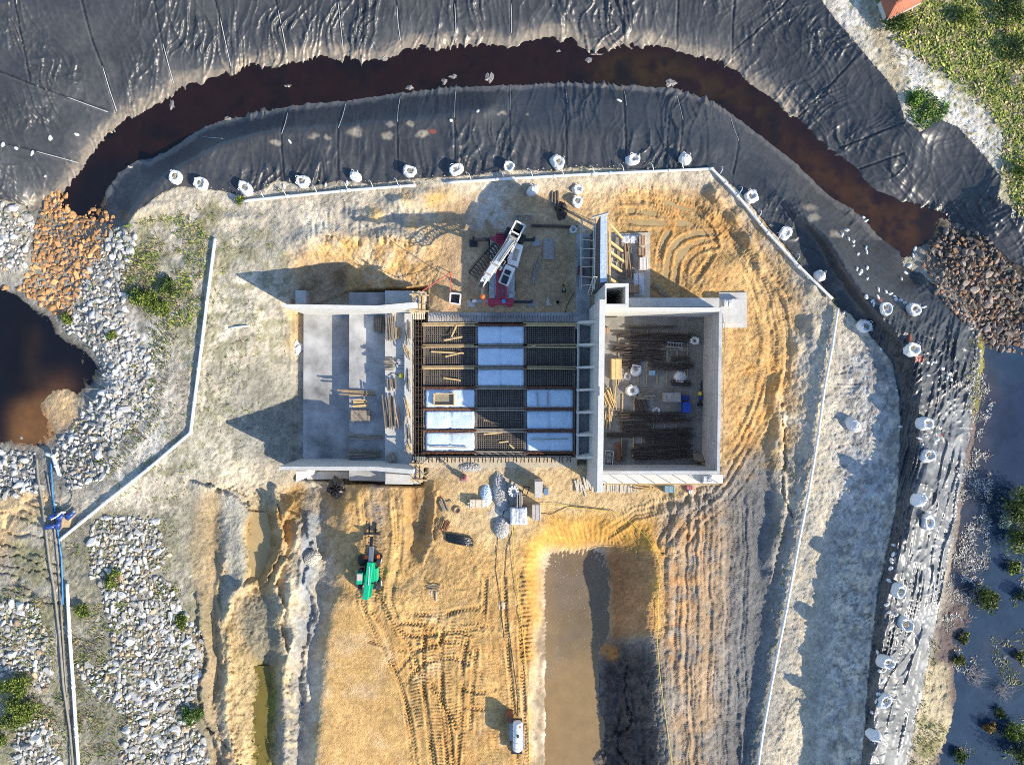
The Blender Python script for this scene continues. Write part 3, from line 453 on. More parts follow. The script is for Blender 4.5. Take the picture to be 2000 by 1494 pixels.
# ---------------------------------------------------------------- mesh builder
class MB:
    def __init__(s): s.v = []; s.f = []
    def add(s, v, f):
        o = len(s.v); s.v += [tuple(map(float, p)) for p in v]; s.f += [tuple(o+i for i in q) for q in f]; return s
    def prism(s, pts, z0, z1, top=None):
        n = len(pts); top = top or pts; a = sum(pts[i][0]*pts[(i+1) % n][1]-pts[(i+1) % n][0]*pts[i][1] for i in range(n))
        if a < 0: pts = pts[::-1]; top = top[::-1]
        z1s = z1 if isinstance(z1, (list, tuple)) else [z1]*n
        if a < 0 and isinstance(z1, (list, tuple)): z1s = z1[::-1]
        return s.add([(p[0], p[1], z0) for p in pts]+[(p[0], p[1], z) for p, z in zip(top, z1s)], [tuple(range(n))[::-1], tuple(range(n, 2*n))]+[(i, (i+1) % n, n+(i+1) % n, n+i) for i in range(n)])
    def box(s, c, sz, rot=0):
        x, y, z = c; a, b, h = sz[0]/2, sz[1]/2, sz[2]; co, si = math.cos(rot), math.sin(rot)
        return s.prism([(x+p*co-q*si, y+p*si+q*co) for p, q in ((-a, -b), (a, -b), (a, b), (-a, b))], z, z+h)
    def pbox(s, u0, v0, u1, v1, z0, z1):
        return s.prism([P(u, v, z1)[:2] for u, v in ((u0, v0), (u1, v0), (u1, v1), (u0, v1))], z0, z1)
    def pq(s, quad, z0, z1): return s.prism([P(u, v, z1)[:2] for u, v in quad], z0, z1)
    def beam(s, p, q, w, h=None):
        h = h or w; p = Vector(p); q = Vector(q); d = (q-p)
        if d.length < 1e-6: return s
        d.normalize(); r = d.cross(Vector((0, 0, 1)))
        if r.length < .05: r = Vector((1, 0, 0))
        r.normalize(); u = r.cross(d); r *= w/2; u *= h/2
        return s.add([p-r-u, p+r-u, p+r+u, p-r+u, q-r-u, q+r-u, q+r+u, q-r+u], [(0, 1, 2, 3), (7, 6, 5, 4), (0, 4, 5, 1), (1, 5, 6, 2), (2, 6, 7, 3), (3, 7, 4, 0)])
    def tube(s, pts, r, n=6, r1=None, cap=True):
        pts = [Vector(p) for p in pts]; m = len(pts); o = len(s.v); last = None
        for i, p in enumerate(pts):
            d = (pts[min(i+1, m-1)]-pts[max(i-1, 0)])
            d = d.normalized() if d.length > 1e-6 else Vector((0, 0, 1))
            a = d.cross(Vector((0, 0, 1)) if abs(d.z) < .9 else Vector((0, 1, 0))).normalized()
            b = d.cross(a); rr = r if r1 is None else r+(r1-r)*i/(m-1)
            if isinstance(r, (list, tuple)): rr = r[i]
            for k in range(n):
                t = 2*math.pi*k/n; s.v.append(tuple(p+(a*math.cos(t)+b*math.sin(t))*rr))
        for i in range(m-1):
            for k in range(n):
                k2 = (k+1) % n; s.f.append((o+i*n+k, o+i*n+k2, o+(i+1)*n+k2, o+(i+1)*n+k))
        if cap: s.f.append(tuple(o+k for k in range(n))[::-1]); s.f.append(tuple(o+(m-1)*n+k for k in range(n)))
        return s
    def lathe(s, c, prof, n=14, sq=0, jit=0, seed=0):
        """profile [(r, z)] about a vertical axis; sq squares it off; jit crumples"""
        rr = random.Random(seed); o = len(s.v)
        for r, z in prof:
            for k in range(n):
                t = 2*math.pi*k/n; q = 1+sq*(1/max(abs(math.cos(t)), abs(math.sin(t)))-1); j = 1+rr.uniform(-jit, jit)
                s.v.append((c[0]+r*q*j*math.cos(t), c[1]+r*q*j*math.sin(t), c[2]+z*(1+rr.uniform(-jit, jit)*.6)))
        for i in range(len(prof)-1):
            for k in range(n):
                k2 = (k+1) % n; s.f.append((o+i*n+k, o+i*n+k2, o+(i+1)*n+k2, o+(i+1)*n+k))
        s.f.append(tuple(o+k for k in range(n))[::-1]); s.f.append(tuple(o+(len(prof)-1)*n+k for k in range(n)))
        return s
    def build(s, name, mat, parent=None, sm=False, bev=0, at=None):
        v = np.array(s.v); me = bpy.data.meshes.new(name)
        if parent is not None: org = np.array(parent['_o'])
        elif at is not None: org = np.array(at)
        else: org = np.array([(v[:, 0].min()+v[:, 0].max())/2, (v[:, 1].min()+v[:, 1].max())/2, v[:, 2].min()])
        me.from_pydata((v-org).tolist(), [], s.f); me.materials.append(mat); me.update()
        if sm: me.polygons.foreach_set('use_smooth', np.ones(len(me.polygons), bool))
        o = bpy.data.objects.new(name, me); COL.objects.link(o)
        if parent is not None:
            o.parent = parent
            if parent.type != 'EMPTY' or True: o.location = org-np.array(parent['_o'])
        else: o.location = org
        o['_o'] = list(map(float, org))
        if bev:
            b = o.modifiers.new('bevel', 'BEVEL'); b.width = bev; b.segments = 2; b.limit_method = 'ANGLE'
        return o
def thing(name, loc, label, cat, group=None):
    o = bpy.data.objects.new(name, None); COL.objects.link(o); o.location = loc; o.empty_display_size = .2; o['_o'] = list(map(float, loc))
    return tag(o, label, cat, group)
def one(name, mb, mat, label, cat, group=None, sm=False, bev=0, at=None): return tag(mb.build(name, mat, None, sm, bev, at), label, cat, group)
def copy_of(o, loc, rz=0, label=None, scale=None):
    c = o.copy(); COL.objects.link(c); c.location = loc; c.rotation_euler = (0, 0, rz)
    if scale is not None: c.scale = scale
    if label: c['label'] = label
    for ch in list(o.children):
        d = ch.copy(); COL.objects.link(d); d.parent = c
        for g in list(ch.children):
            e = g.copy(); COL.objects.link(e); e.parent = d
    return c
def lump(c, rx, ry, h, n=14, m=6, jit=.12, seed=0, rot=0, flat=.0):
    rr = random.Random(seed); mb = MB(); co, si = math.cos(rot), math.sin(rot); o = 0
    for i in range(m):
        a = math.pi/2*i/(m-1)
        for k in range(n):
            t = 2*math.pi*k/n; j = 1+rr.uniform(-jit, jit); x, y = rx*math.cos(a)**.6*math.cos(t)*j, ry*math.cos(a)**.6*math.sin(t)*j
            mb.v.append((c[0]+x*co-y*si, c[1]+x*si+y*co, c[2]+h*math.sin(a)**(1-flat)*(1+rr.uniform(-jit, jit)) if i else c[2]-.15))
    for i in range(m-1):
        for k in range(n): k2 = (k+1) % n; mb.f.append((i*n+k, i*n+k2, (i+1)*n+k2, (i+1)*n+k))
    mb.f.append(tuple((m-1)*n+k for k in range(n)))
    return mb
# ---------------------------------------------------------------- materials of things
mConc = M('concrete', (.50,.485,.45), .85, .16, .9, .35, 14); mConcD = M('concrete_damp', (.345,.345,.335), .8, .6, .3, .3, 12); mConcW = M('concrete_wall', (.50,.49,.465), .85, .2, 1.2, .25, 16, streak=(.5,.5,1.6))
def panels(m, w=2.44, h=.9):
    """board marks and pour joints of the formwork, pressed into a wall"""
    N, K = nodes(m); b = N['Principled BSDF']; g = N.new('ShaderNodeNewGeometry'); s = N.new('ShaderNodeSeparateXYZ'); K.new(g.outputs['Position'], s.inputs[0])
    a = N.new('ShaderNodeMath'); a.operation = 'ADD'; K.new(s.outputs['X'], a.inputs[0]); K.new(s.outputs['Y'], a.inputs[1]); c = N.new('ShaderNodeCombineXYZ'); K.new(a.outputs[0], c.inputs['X']); K.new(s.outputs['Z'], c.inputs['Y'])
    t = N.new('ShaderNodeTexBrick'); t.offset = 0; t.inputs['Scale'].default_value = 1; t.inputs['Brick Width'].default_value = w; t.inputs['Row Height'].default_value = h; t.inputs['Mortar Size'].default_value = .022; t.inputs['Color1'].default_value = (1, 1, 1, 1); t.inputs['Color2'].default_value = (.86, .86, .87, 1); t.inputs['Mortar'].default_value = (.55, .55, .55, 1); K.new(c.outputs[0], t.inputs['Vector'])
    x = N.new('ShaderNodeVectorMath'); x.operation = 'MULTIPLY'; old = b.inputs['Base Color'].links[0].from_socket; K.new(old, x.inputs[0]); K.new(t.outputs['Color'], x.inputs[1]); K.new(x.outputs[0], b.inputs['Base Color'])
panels(mConcW)
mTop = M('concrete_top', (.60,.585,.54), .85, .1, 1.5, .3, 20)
mTim = M('timber', (.46,.33,.17), .8, .28, 3, .3, 30, rand=.25); mTimG = M('weathered_timber', (.27,.225,.17), .85, .3, 3, .3, 30, rand=.25); mTimY = M('new_timber', (.62,.44,.20), .7, .2, 3, .2, 30, rand=.15); mPly = M('plywood', (.36,.24,.15), .75, .2, 2, .2, 20, rand=.2); mPlyD = M('dark_formwork', (.095,.095,.09), .6, .35, 1.5, .2, 10)
mReb = M('rebar_steel', (.085,.064,.05), .7, .4, 4, .3, 60, metal=.2); mRust = M('rusty_rebar', (.20,.075,.035), .8, .35, 5, .3, 60); mPit = M('pit_floor', (.055,.045,.036), .9, .4, 2, .4, 12)
mWhite = M('white_plastic', (.74,.75,.74), .45, .06, 2, .0); mPVC = M('white_pvc', (.78,.78,.75), .4, .08, 2, .1, 6); mBag = M('woven_white_sack', (.72,.72,.70), .65, .10, 5, .8, 9, rand=.1); mFill = M('sack_fill', (.30,.27,.19), .95, .35, 9, .8, 14); mGeo = M('white_geotextile', (.58,.70,.80), .6, .08, 1.2, .6, 5); mTarp = M('pale_tarpaulin', (.55,.57,.60), .38, .15, 2.5, 1.0, 4)
mRed = M('red_paint', (.34,.03,.06), .45, .15, 2, .1); mBlk = M('black_paint', (.02,.02,.022), .45, .2, 3, .1); mCraneW = M('white_paint', (.72,.72,.70), .35, .06, 3, .0, coat=.2); mDeck = M('grey_deck', (.36,.37,.37), .6, .35, 2, .2, 10); mGlass = M('dark_glass', (.02,.025,.03), .08, .1, 1); mRub = M('rubber', (.03,.03,.03), .85, .3, 6, .4, 30); mGrn = M('green_paint', (.005,.40,.20), .4, .1, 3, .05, coat=.2); mDust = M('dusty_metal', (.34,.31,.27), .7, .3, 4, .3, 15); mStl = M('grey_steel', (.36,.37,.38), .45, .15, 3, .1, metal=.6); mOr = M('orange_paint', (.62,.13,.03), .5, .12, 3); mBlu = M('blue_paint', (.015,.075,.42), .45, .15, 3, .1); mBluH = M('blue_hose', (.05,.24,.52), .5, .15, 3); mHose = M('grey_hose', (.25,.23,.19), .7, .25, 2, .3, 20); mYel = M('yellow_plastic', (.62,.50,.08), .5, .12, 3); mBlkP = M('black_film', (.018,.018,.02), .25, .3, 3, .8, 4); mTile = M('terracotta', (.36,.12,.06), .7, .2, 3, .2, 20); mRope = M('pale_rope', (.46,.47,.47), .7, .1, 4); mLine = M('red_line', (.62,.08,.07), .5, .1, 3)
mMat = M('mat_steel', (.19,.165,.14), .75, .3, 4); mGrav = M('gravel', (.46,.44,.41), .9, .35, 12, .9, 18); mPink = M('pink_paint', (.45,.13,.16), .6, .2, 3)
# ================================================================ concrete works
t = thing('stilling_basin', P(690, 757, -3.1), 'stepped concrete basin floor of three slabs between the two splayed wing walls', 'basin floor')
MB().pq([(593,600),(683,600),(683,930),(592,930)], -3.9, -3.1).build('slab', mConcD, t); MB().pq([(682,571),(752.5,571),(752.5,940),(682,938)], -3.9, -1.55).build('slab', mConcD, t); MB().pq([(752,568),(806,568),(806,946),(752,945)], -3.9, 0.05).build('slab', mConc, t)
MB().pq([(790,612),(803.5,612),(803.5,884),(790,884)], 0.03, .75).build('kerb', mConc, t)
WT = 4.6
wing = thing('wing_wall', P(680, 596, 0), 'pale concrete wing wall above the basin, its sunlit face turned down the photo', 'retaining wall')
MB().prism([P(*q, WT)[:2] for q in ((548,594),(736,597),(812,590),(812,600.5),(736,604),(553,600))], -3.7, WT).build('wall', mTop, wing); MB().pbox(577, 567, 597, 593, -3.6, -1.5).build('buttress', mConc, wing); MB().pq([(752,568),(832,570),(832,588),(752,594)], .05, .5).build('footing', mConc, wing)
wing2 = thing('wing_wall', P(680, 916, 0), 'shaded concrete wing wall below the basin with a white buttress at its left end', 'retaining wall')
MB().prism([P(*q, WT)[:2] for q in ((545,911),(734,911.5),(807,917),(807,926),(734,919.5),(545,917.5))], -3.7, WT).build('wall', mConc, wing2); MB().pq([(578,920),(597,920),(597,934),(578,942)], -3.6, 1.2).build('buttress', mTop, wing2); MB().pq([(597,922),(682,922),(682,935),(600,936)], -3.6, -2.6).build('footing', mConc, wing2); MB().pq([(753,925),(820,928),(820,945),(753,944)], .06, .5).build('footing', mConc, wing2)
for nm, u0, v0, u1, v1 in (('pier', 806, 569, 832, 612), ('pier', 806, 900, 828, 942)):
    up_ = v0 < 700
    t = thing('formwork_pier', P(819, (v0+v1)/2, 0), 'half built pier in pale timber formwork at the '+('upper' if up_ else 'lower')+' end of the rebar trench', 'formwork')
    MB().pbox(u0+3, v0+6, u1-8, v1-4, 0, 3.0).build('core', mConc, t)
    q = MB()
    for a in (u0+1, u1-12, u1-5): q.beam(P(a, v0, 3.1), P(a, v1, 3.1), .22, .28)
    for a in (v0+6, v1-6): q.beam(P(u0-6, a, 3.3), P(u1+6, a+2, 3.3), .14, .2)
    q.build('waling', mTim, t); MB().pbox(u0+5, v0+12, u0+11, v1-8, 3.0, 3.06).build('cover_sheet', M('blue_sheet', (.25,.36,.62), .5, .2, 3, .6, 5), t)
    q = MB()
    for k in range(9): q.tube([P(u0+random.uniform(-6, 26), random.uniform(v0, v1), .4), P(u0+random.uniform(-8, 28), random.uniform(v0, v1)+random.uniform(-4, 4), 4.2)], .04, 5)
    for k in range(7): q.beam(P(u0+2+k*3.4, (v1 if up_ else v0)-2, 2.5), P(u0+2+k*3.4, (v1+12 if up_ else v0-8), 2.3), .1)
    q.build('scaffold', M('pale_timber', (.66,.56,.40), .7, .2, 3), t)
# trench of starter bars
t = thing('starter_bar_trench', P(815, 765, -3), 'dark trench crowded with horizontal starter bars beside the basin slab', 'rebar')
MB().pbox(804, 612, 827, 905, -3.55, -3.3).build('floor', mPit, t); q = MB()
for k in range(190):
    v = 614+k*1.48+random.uniform(-.6, .6); z = random.choice((.35, -.4, -1.2, -2)); q.tube([P(803+random.uniform(0, 4), v, z), P(815, v+random.uniform(-1, 1), z+.1), P(825+random.uniform(0, 7), v+random.uniform(-1.5, 1.5), z+.15)], .022, 4)
for u in (806, 811, 817, 823): q.tube([P(u, 614, .2), P(u, 900, .2)], .03, 4)
q.build('bar', mReb, t)
# bays
ROWS = [634, 676, 718, 757, 799, 841, 884]; COLS = [828, 930, 1026, 1122]
t = thing('bay_walls', P(975, 760, -3), 'rust stained concrete cross walls that divide the three columns of open bays', 'concrete wall'); q = MB()
MB().pbox(826, 632, 1127, 888, -3.38, -3.2).build('floor', mPit, t)
for v in ROWS: q.pbox(824, v-2, 1126, v+2, -3.3, -.05)
for u in COLS: q.pbox(u-1.6, 628, u+1.6, 890, -3.3, .06)
q.build('wall', M('stained_concrete', (.20,.155,.115), .9, .35, 2.5, .4, 12), t)
MB().pbox(836, 611, 1127, 629, -.5, .12).build('upper_ledge', mConcD, t); MB().pbox(826, 893, 1127, 913, -.5, .10).build('lower_ledge', M('sandy_concrete', (.50,.42,.29), .9, .18, 2, .4, 12), t)
q = MB()
for k in range(54): u = 842+k*5.2; q.tube([P(u, 616+random.uniform(-1, 2), .15), P(u+random.uniform(-1, 1), 622, .9), P(u+random.uniform(-2, 2), 629, .7)], .035, 4)
for k in range(19): u = 838+k*15; q.beam(P(u, 893, .1), P(u-1, 903, 1.3), .1); q.beam(P(u+6, 893, .1), P(u+6, 903, .9), .1); q.beam(P(u, 894, .9), P(u+7, 902, .5), .06)
q.build('starter_bar', M('rust_brown', (.16,.10,.065), .8, .3, 4), t)
pos = {0: 'first', 1: 'second', 2: 'third', 3: 'fourth', 4: 'fifth', 5: 'sixth'}; cn = ['left', 'middle', 'right']
def sheet(u0, v0, u1, v1, z, drop, seed):
    mb = MB(); n, m = 26, 14
    for j in range(m+1):
        for i in range(n+1):
            a, b = i/n, j/m; e = min(min(a, 1-a)*(u1-u0), min(b, 1-b)*(v1-v0)); s = min(1, e/2.2)
            zz = z-drop*(1-math.sqrt(max(0, 1-(1-s)**2)))+.10*math.sin(math.pi*b)+.05*(random.random()-.5)+.10*(float(vn(np.array(a*7.+seed), np.array(b*4.+seed), 1))-.5)-(.12 if abs(a-.5) < .02 else 0)
            mb.v.append(P(u0+a*(u1-u0)+(random.random()-.5)*.5, v0+b*(v1-v0)+(random.random()-.5)*.8, zz))
    for j in range(m):
        for i in range(n): k = j*(n+1)+i; mb.f.append((k, k+n+1, k+n+2, k+1))
    return mb
for c in range(3):
    for r in range(6):
        white = (c == 1) == (r < 3); e_ = .8 if white else 2
        u0, u1, v0, v1 = COLS[c]+e_, COLS[c+1]-e_, ROWS[r]+e_*1.7, ROWS[r+1]-e_*1.7
        if white:
            o = one('bay_cover', sheet(u0, v0, u1, v1, .14, .7, c*6+r), mGeo, f'white fabric covered block in the {cn[c]} column of bays, {pos[r]} row from the top', 'fabric cover', 'white covered blocks in the bays', sm=True)
        else:
            q = MB()
            for z, st, off in ((.0, 4.1, 0), (-1.0, 4.3, 2.1)):
                k = u0+off
                while k < u1: q.tube([P(k+random.uniform(-.4, .4), v0-2, z), P(k+random.uniform(-.4, .4), v1+2, z)], .032, 4); k += st
                k = v0+off*.5
                while k < v1: q.tube([P(u0-1, k, z+.05), P(u1+1, k+random.uniform(-.3, .3), z+.05)], .032, 4); k += st
            for k in range(2): q.tube([P(u0+(u1-u0)*(.3+.42*k), v0-3, -.2), P(u0+(u1-u0)*(.3+.42*k), v1+3, -.2)], .05, 5)
            o = one('rebar_mat', q, mMat, f'dark rebar mat in the open bay of the {cn[c]} column, {pos[r]} row from the top', 'rebar mat', 'rebar mats in the open bays')
for r, v in enumerate(ROWS):
    for c in range(3):
        u0, u1 = COLS[c]-2, COLS[c+1]+1
        wt = ((c == 1) == (r < 3)) if r < 6 else c != 1
        where = f'on the {["topmost","second","third","fourth","fifth","sixth","lowest"][r]} cross wall of the {cn[c]} bay column'
        if wt and r not in (1, 2) or (r == 3 and c != 1) or (r == 0 and c == 1):
            q = MB(); k = u0
            for dv in (-1.6, 1.6): q.tube([P(u0, v+dv, .3), P(u1, v+dv, .3)], .04, 4)
            while k < u1: q.tube([P(k, v-2.2, .16), P(k, v, .42), P(k, v+2.2, .16)], .04, 4); k += 2.6
            one('rebar_cage', q, mRust, 'rusty ladder of tied rebar '+where, 'rebar cage', 'rebar cages on the cross walls')
        else:
            t = thing('timber_waling', P((u0+u1)/2, v, .05), 'pair of long timbers '+where, 'timber beam', 'timbers laid over the cross walls')
            for dv, w in ((-2.2, .14), (1.8, .17)): MB().beam(P(u0-2, v+dv, .18), P(u1+3, v+dv+random.uniform(-1, 1), .18), w, .2).build('plank', random.choice((mTim, mTimY, mTim)) if c != 1 else mTimG, t)
for i, (a, b, z) in enumerate([((892,636),(882,658),.35),((868,665),(903,658),.35),((842,687),(906,690),.2),((870,697),(902,689),.3),((866,738),(900,743),.2),((944,820),(975,828),-.2),((945,848),(980,845),.2),((995,868),(1004,876),.2),((975,864),(993,862),.1),((1037,678),(1047,673),.4)]):
    one('loose_plank', MB().beam(P(*a, z), P(*b, z+.1), .16, .06), mTimY, 'loose pale plank lying across the bays, '+['upright in the upper left bay','slanting in the upper left bay','long and level in the second left bay','short and slanting in the second left bay','double ended in the third left bay','slanting in the fifth middle bay','first in the lowest middle bay','at the right of the lowest middle bay','centred in the lowest middle bay','on the cross wall under the upper right bay'][i], 'plank', 'loose planks over the bays')
t = thing('hatch_box', P(867, 780, .2), 'open timber hatch with pale rim cut into the left white cover', 'hatch'); q = MB()
for a in (((848,769),(887,769)), ((887,769),(887,791)), ((887,791),(848,791)), ((848,791),(848,769))): q.beam(P(*a[0], .5), P(*a[1], .5), .1, .3)
q.build('rim', mTimY, t); MB().pbox(849, 770, 886, 790, .2, .3).build('sandy_floor', mFill, t)
for (a, b) in (((872,848),(917,846)), ((843,876),(913,873)), ((1034,860),(1110,858)), ((1066,792),(1070,770)), ((1050,793),(1051,770)), ((1010,692),(960,750))):
    pass
for i, (a, b) in enumerate((((868,848),(918,845)), ((838,872),(912,874)), ((1036,858),(1110,857)), ((1070,765),(1070,794)), ((1049,764),(1051,794)))):
    one('steel_bar', MB().beam(P(*a, .42), P(*b, .42), .12, .1), mDust, 'grey bar resting on a white bay cover, '+['near the middle of the lowest left cover','along the bottom of the lowest left cover','across the lowest right cover','second on the fourth right cover','first on the fourth right cover'][i], 'bar', 'bars on the white covers')
# counterfort cells and the long wall
t = thing('counterfort_cells', P(1145, 760, 0), 'row of six open concrete cells with ribs along the left of the long wall', 'concrete cells')
MB().pq([(1129,632),(1164,632),(1160,893),(1127,893)], -.6, 1.0).build('floor', mConcD, t); MB().pq([(1129,628),(1132,628),(1130.5,896),(1127.5,896)], 1.0, 2.0).build('side_wall', mConc, t); q = MB()
for k in range(7):
    v = 629+k*44.2; u = 1130-k*.35
    q.prism([P(u, v-1.8, 3.0)[:2], P(1168, v-3.4, 6.5)[:2], P(1168, v+1.4, 6.5)[:2], P(u, v+2.4, 3.0)[:2]], .9, [3.0, 6.5, 6.5, 3.0])
q.build('rib', mConc, t)
t = thing('long_wall', P(1175, 775, 0), 'tall straight concrete wall running beside the deep chamber, the highest of the works', 'concrete wall'); LW = 9.3
MB().pq([(1171,585),(1182,585),(1177.5,962),(1166,962)], -.5, LW).build('wall', mConcW, t); MB().pq([(1171.2,585.2),(1181.8,585.2),(1177.3,961.8),(1166.2,961.8)], LW, LW+.012).build('coping', mTop, t)
MB().pbox(1169.6, 755, 1171.6, 773, LW, LW+.25).build('bracket', mStl, t)
t = thing('intake_chamber', P(1290, 765, 0), 'deep open concrete chamber with four walls and bundles of rebar on its floor', 'concrete chamber'); CT = 5.8
MB().pbox(1172, 604, 1404, 925, -.6, .06).build('floor', M('chamber_floor', (.23,.215,.185), .8, .35, .7, .3, 12), t)
MB().pq([(1182,600),(1411,601),(1405,609),(1182,606.5)], .06, CT).build('wall', mTop, t); MB().pq([(1404.8,609),(1411,601),(1406,926),(1400.3,919.8)], .06, CT).build('wall', mConcW, t); MB().pq([(1177.6,919.8),(1400.2,919.8),(1405.9,926.2),(1177,926.2)], .06, CT).build('wall', mConcW, t)
MB().pq([(1178,927),(1412,927),(1412,944),(1177,944)], -.4, .6).build('footing', mTop, t); MB().pq([(1228.5,582),(1405,582),(1405,599.6),(1228.5,599.6)], -.2, 4.3).build('upper_ledge', mConc, t)
MB().pq([(1404,571),(1459,571),(1459,640),(1412,640)], -.3, .35).build('pad', mConc, t); MB().pq([(1407,584),(1449,584),(1449,631),(1414,631)], .35, 1.1).build('pad', mConc, t)
t = thing('square_shaft', P(1205, 578, 0), 'square hollow concrete shaft with pale rim at the corner of the chamber', 'shaft')
SH = 9.0
for a in ([(1182.3,553.5),(1228,553.5),(1228,560.2),(1182.3,560.2)], [(1221.6,560.4),(1228,560.4),(1228,593.6),(1221.6,593.6)], [(1182.3,593.8),(1228,593.8),(1228,600),(1182.3,600)], [(1182.3,560.4),(1184.5,560.4),(1184.5,593.6),(1182.3,593.6)]): MB().pq(a, 0, SH).build('wall', mTop, t)
MB().pbox(1170, 590, 1205, 620, .05, .08).build('floor', mPit, t)
t = thing('formwork_wall', P(1172, 490, 0), 'tall dark formwork wall capped with pale blue sheeting and propped on timber braces', 'formwork')
MB().pq([(1173.6,420),(1185.4,420),(1184.4,552.5),(1172.6,552.5)], 0, 8.2).build('panel', mPlyD, t); MB().pq([(1173.2,419.5),(1185.8,419.5),(1184.8,550),(1172.2,552)], 8.2, 8.32).build('cover_sheet', M('pale_blue_sheet', (.42,.50,.66), .45, .12, 3, .8, 4), t)
q = MB()
for u in (1187.5, 1190.5, 1193): q.beam(P(u, 430, 7.5), P(u-1, 556, 7.5), .09)
q.build('waling', mTimY, t)
for a, b in (((1189,437),(1217,467)), ((1190,471),(1216,491)), ((1190,491),(1218,511)), ((1191,515),(1215,531)), ((1190,544),(1207,554))): MB().beam(P(*a, 6.2), P(*b, .4), .2, .2).build('brace', mTimY, t)
t = thing('scaffold', P(1148, 490, 0), 'thin pole scaffold with a ladder on the shaded side of the dark formwork wall', 'scaffold'); q = MB()
for u, z in ((1135, 3), (1138, 2), (1160, 7.5), (1163, 7.9)): q.tube([P(u, 428, z), P(u-2, 566, z)], .05, 5)
for k in range(8): v = 432+k*18; q.tube([P(1160, v, 0.2), P(1160, v, 8.0)], .04, 5); q.tube([P(1136, v, 3), P(1161, v+random.uniform(-3, 3), 7.5)], .035, 5)
q.tube([P(1156, 424, 8.6), P(1190, 414, 8.6)], .06, 5); q.tube([P(1156, 426, 8.7), P(1190, 416, 8.7)], .05, 5); q.build('pole', M('scaffold_pole', (.52,.48,.42), .6, .2, 3), t)
q = MB(); 
for du in (0, 7): q.tube([P(1148+du, 575, 1.5), P(1159+du, 541, 8.4)], .05, 5)
for k in range(9): f = k/8; q.tube([P(1148+11*f, 575-34*f, 1.5+6.9*f), P(1155+11*f, 575-34*f, 1.5+6.9*f)], .035, 5)
q.build('ladder', M('pale_pole', (.62,.58,.50), .6, .15, 3), t)
one('footing_slab', MB().pq([(1190,457),(1270,454),(1270,582),(1190,582)], -.3, .22), M('pad_concrete', (.50,.44,.35), .9, .25, 1.3, .4, 12), 'pale concrete footing slab strewn with planks right of the dark formwork wall', 'slab')
one('footing_slab', MB().pq([(1126,456),(1152,456),(1152,642),(1124,642)], -.3, .22), mConcD, 'long narrow concrete slab left of the scaffold, edging the crane yard', 'slab')
# site clutter: helper for piles of boards
def pile(name, u, v, ln, wd, n, rot, z, mat, label, cat, grp=None, hgt=.12, messy=.06):
    """a pile of boards or bars, one object: they lie as one bundle"""
    q = MB(); k0 = (H-z)/(H*S); c = P(u, v, z); rr = random.Random(int(u*7+v))
    for i in range(n):
        o = (i/(max(1, n-1))-.5)*wd*k0+rr.uniform(-.04, .04); a = -R(rot)+rr.uniform(-messy, messy); l = ln*k0*rr.uniform(.8, 1.03); sh = rr.uniform(-.5, .5)*messy*6
        x = c[0]-math.sin(a)*o+math.cos(a)*sh; y = c[1]+math.cos(a)*o+math.sin(a)*sh; zz = z+hgt*.5+rr.choice((0, 0, hgt, hgt*1.6))
        q.beam((x-math.cos(a)*l/2, y-math.sin(a)*l/2, zz), (x+math.cos(a)*l/2, y+math.sin(a)*l/2, zz+rr.uniform(0, .05)), wd*k0/max(2, n)*.86, hgt)
    return one(name, q, mat, label, cat, grp)
def crate(name, u0, v0, u1, v1, z0, z1, mat, label, cat, grp=None, rot=0):
    """boarded block: body with raised battens on top"""
    t = thing(name, P((u0+u1)/2, (v0+v1)/2, z0), label, cat, grp); k = PX(1, z1); c = P((u0+u1)/2, (v0+v1)/2, z1); w, d = (u1-u0)*k, (v1-v0)*k
    MB().box((c[0], c[1], z0), (w, d, z1-z0), rot).build('body', mat, t, bev=.02); q = MB(); co, si = math.cos(rot), math.sin(rot)
    for f in (-.42, 0, .42): q.box((c[0]+(w*f)*co, c[1]+(w*f)*si, z1), (w*.09, d*1.01, .035), rot)
    q.build('batten', mat, t); return t
B3 = -1.5
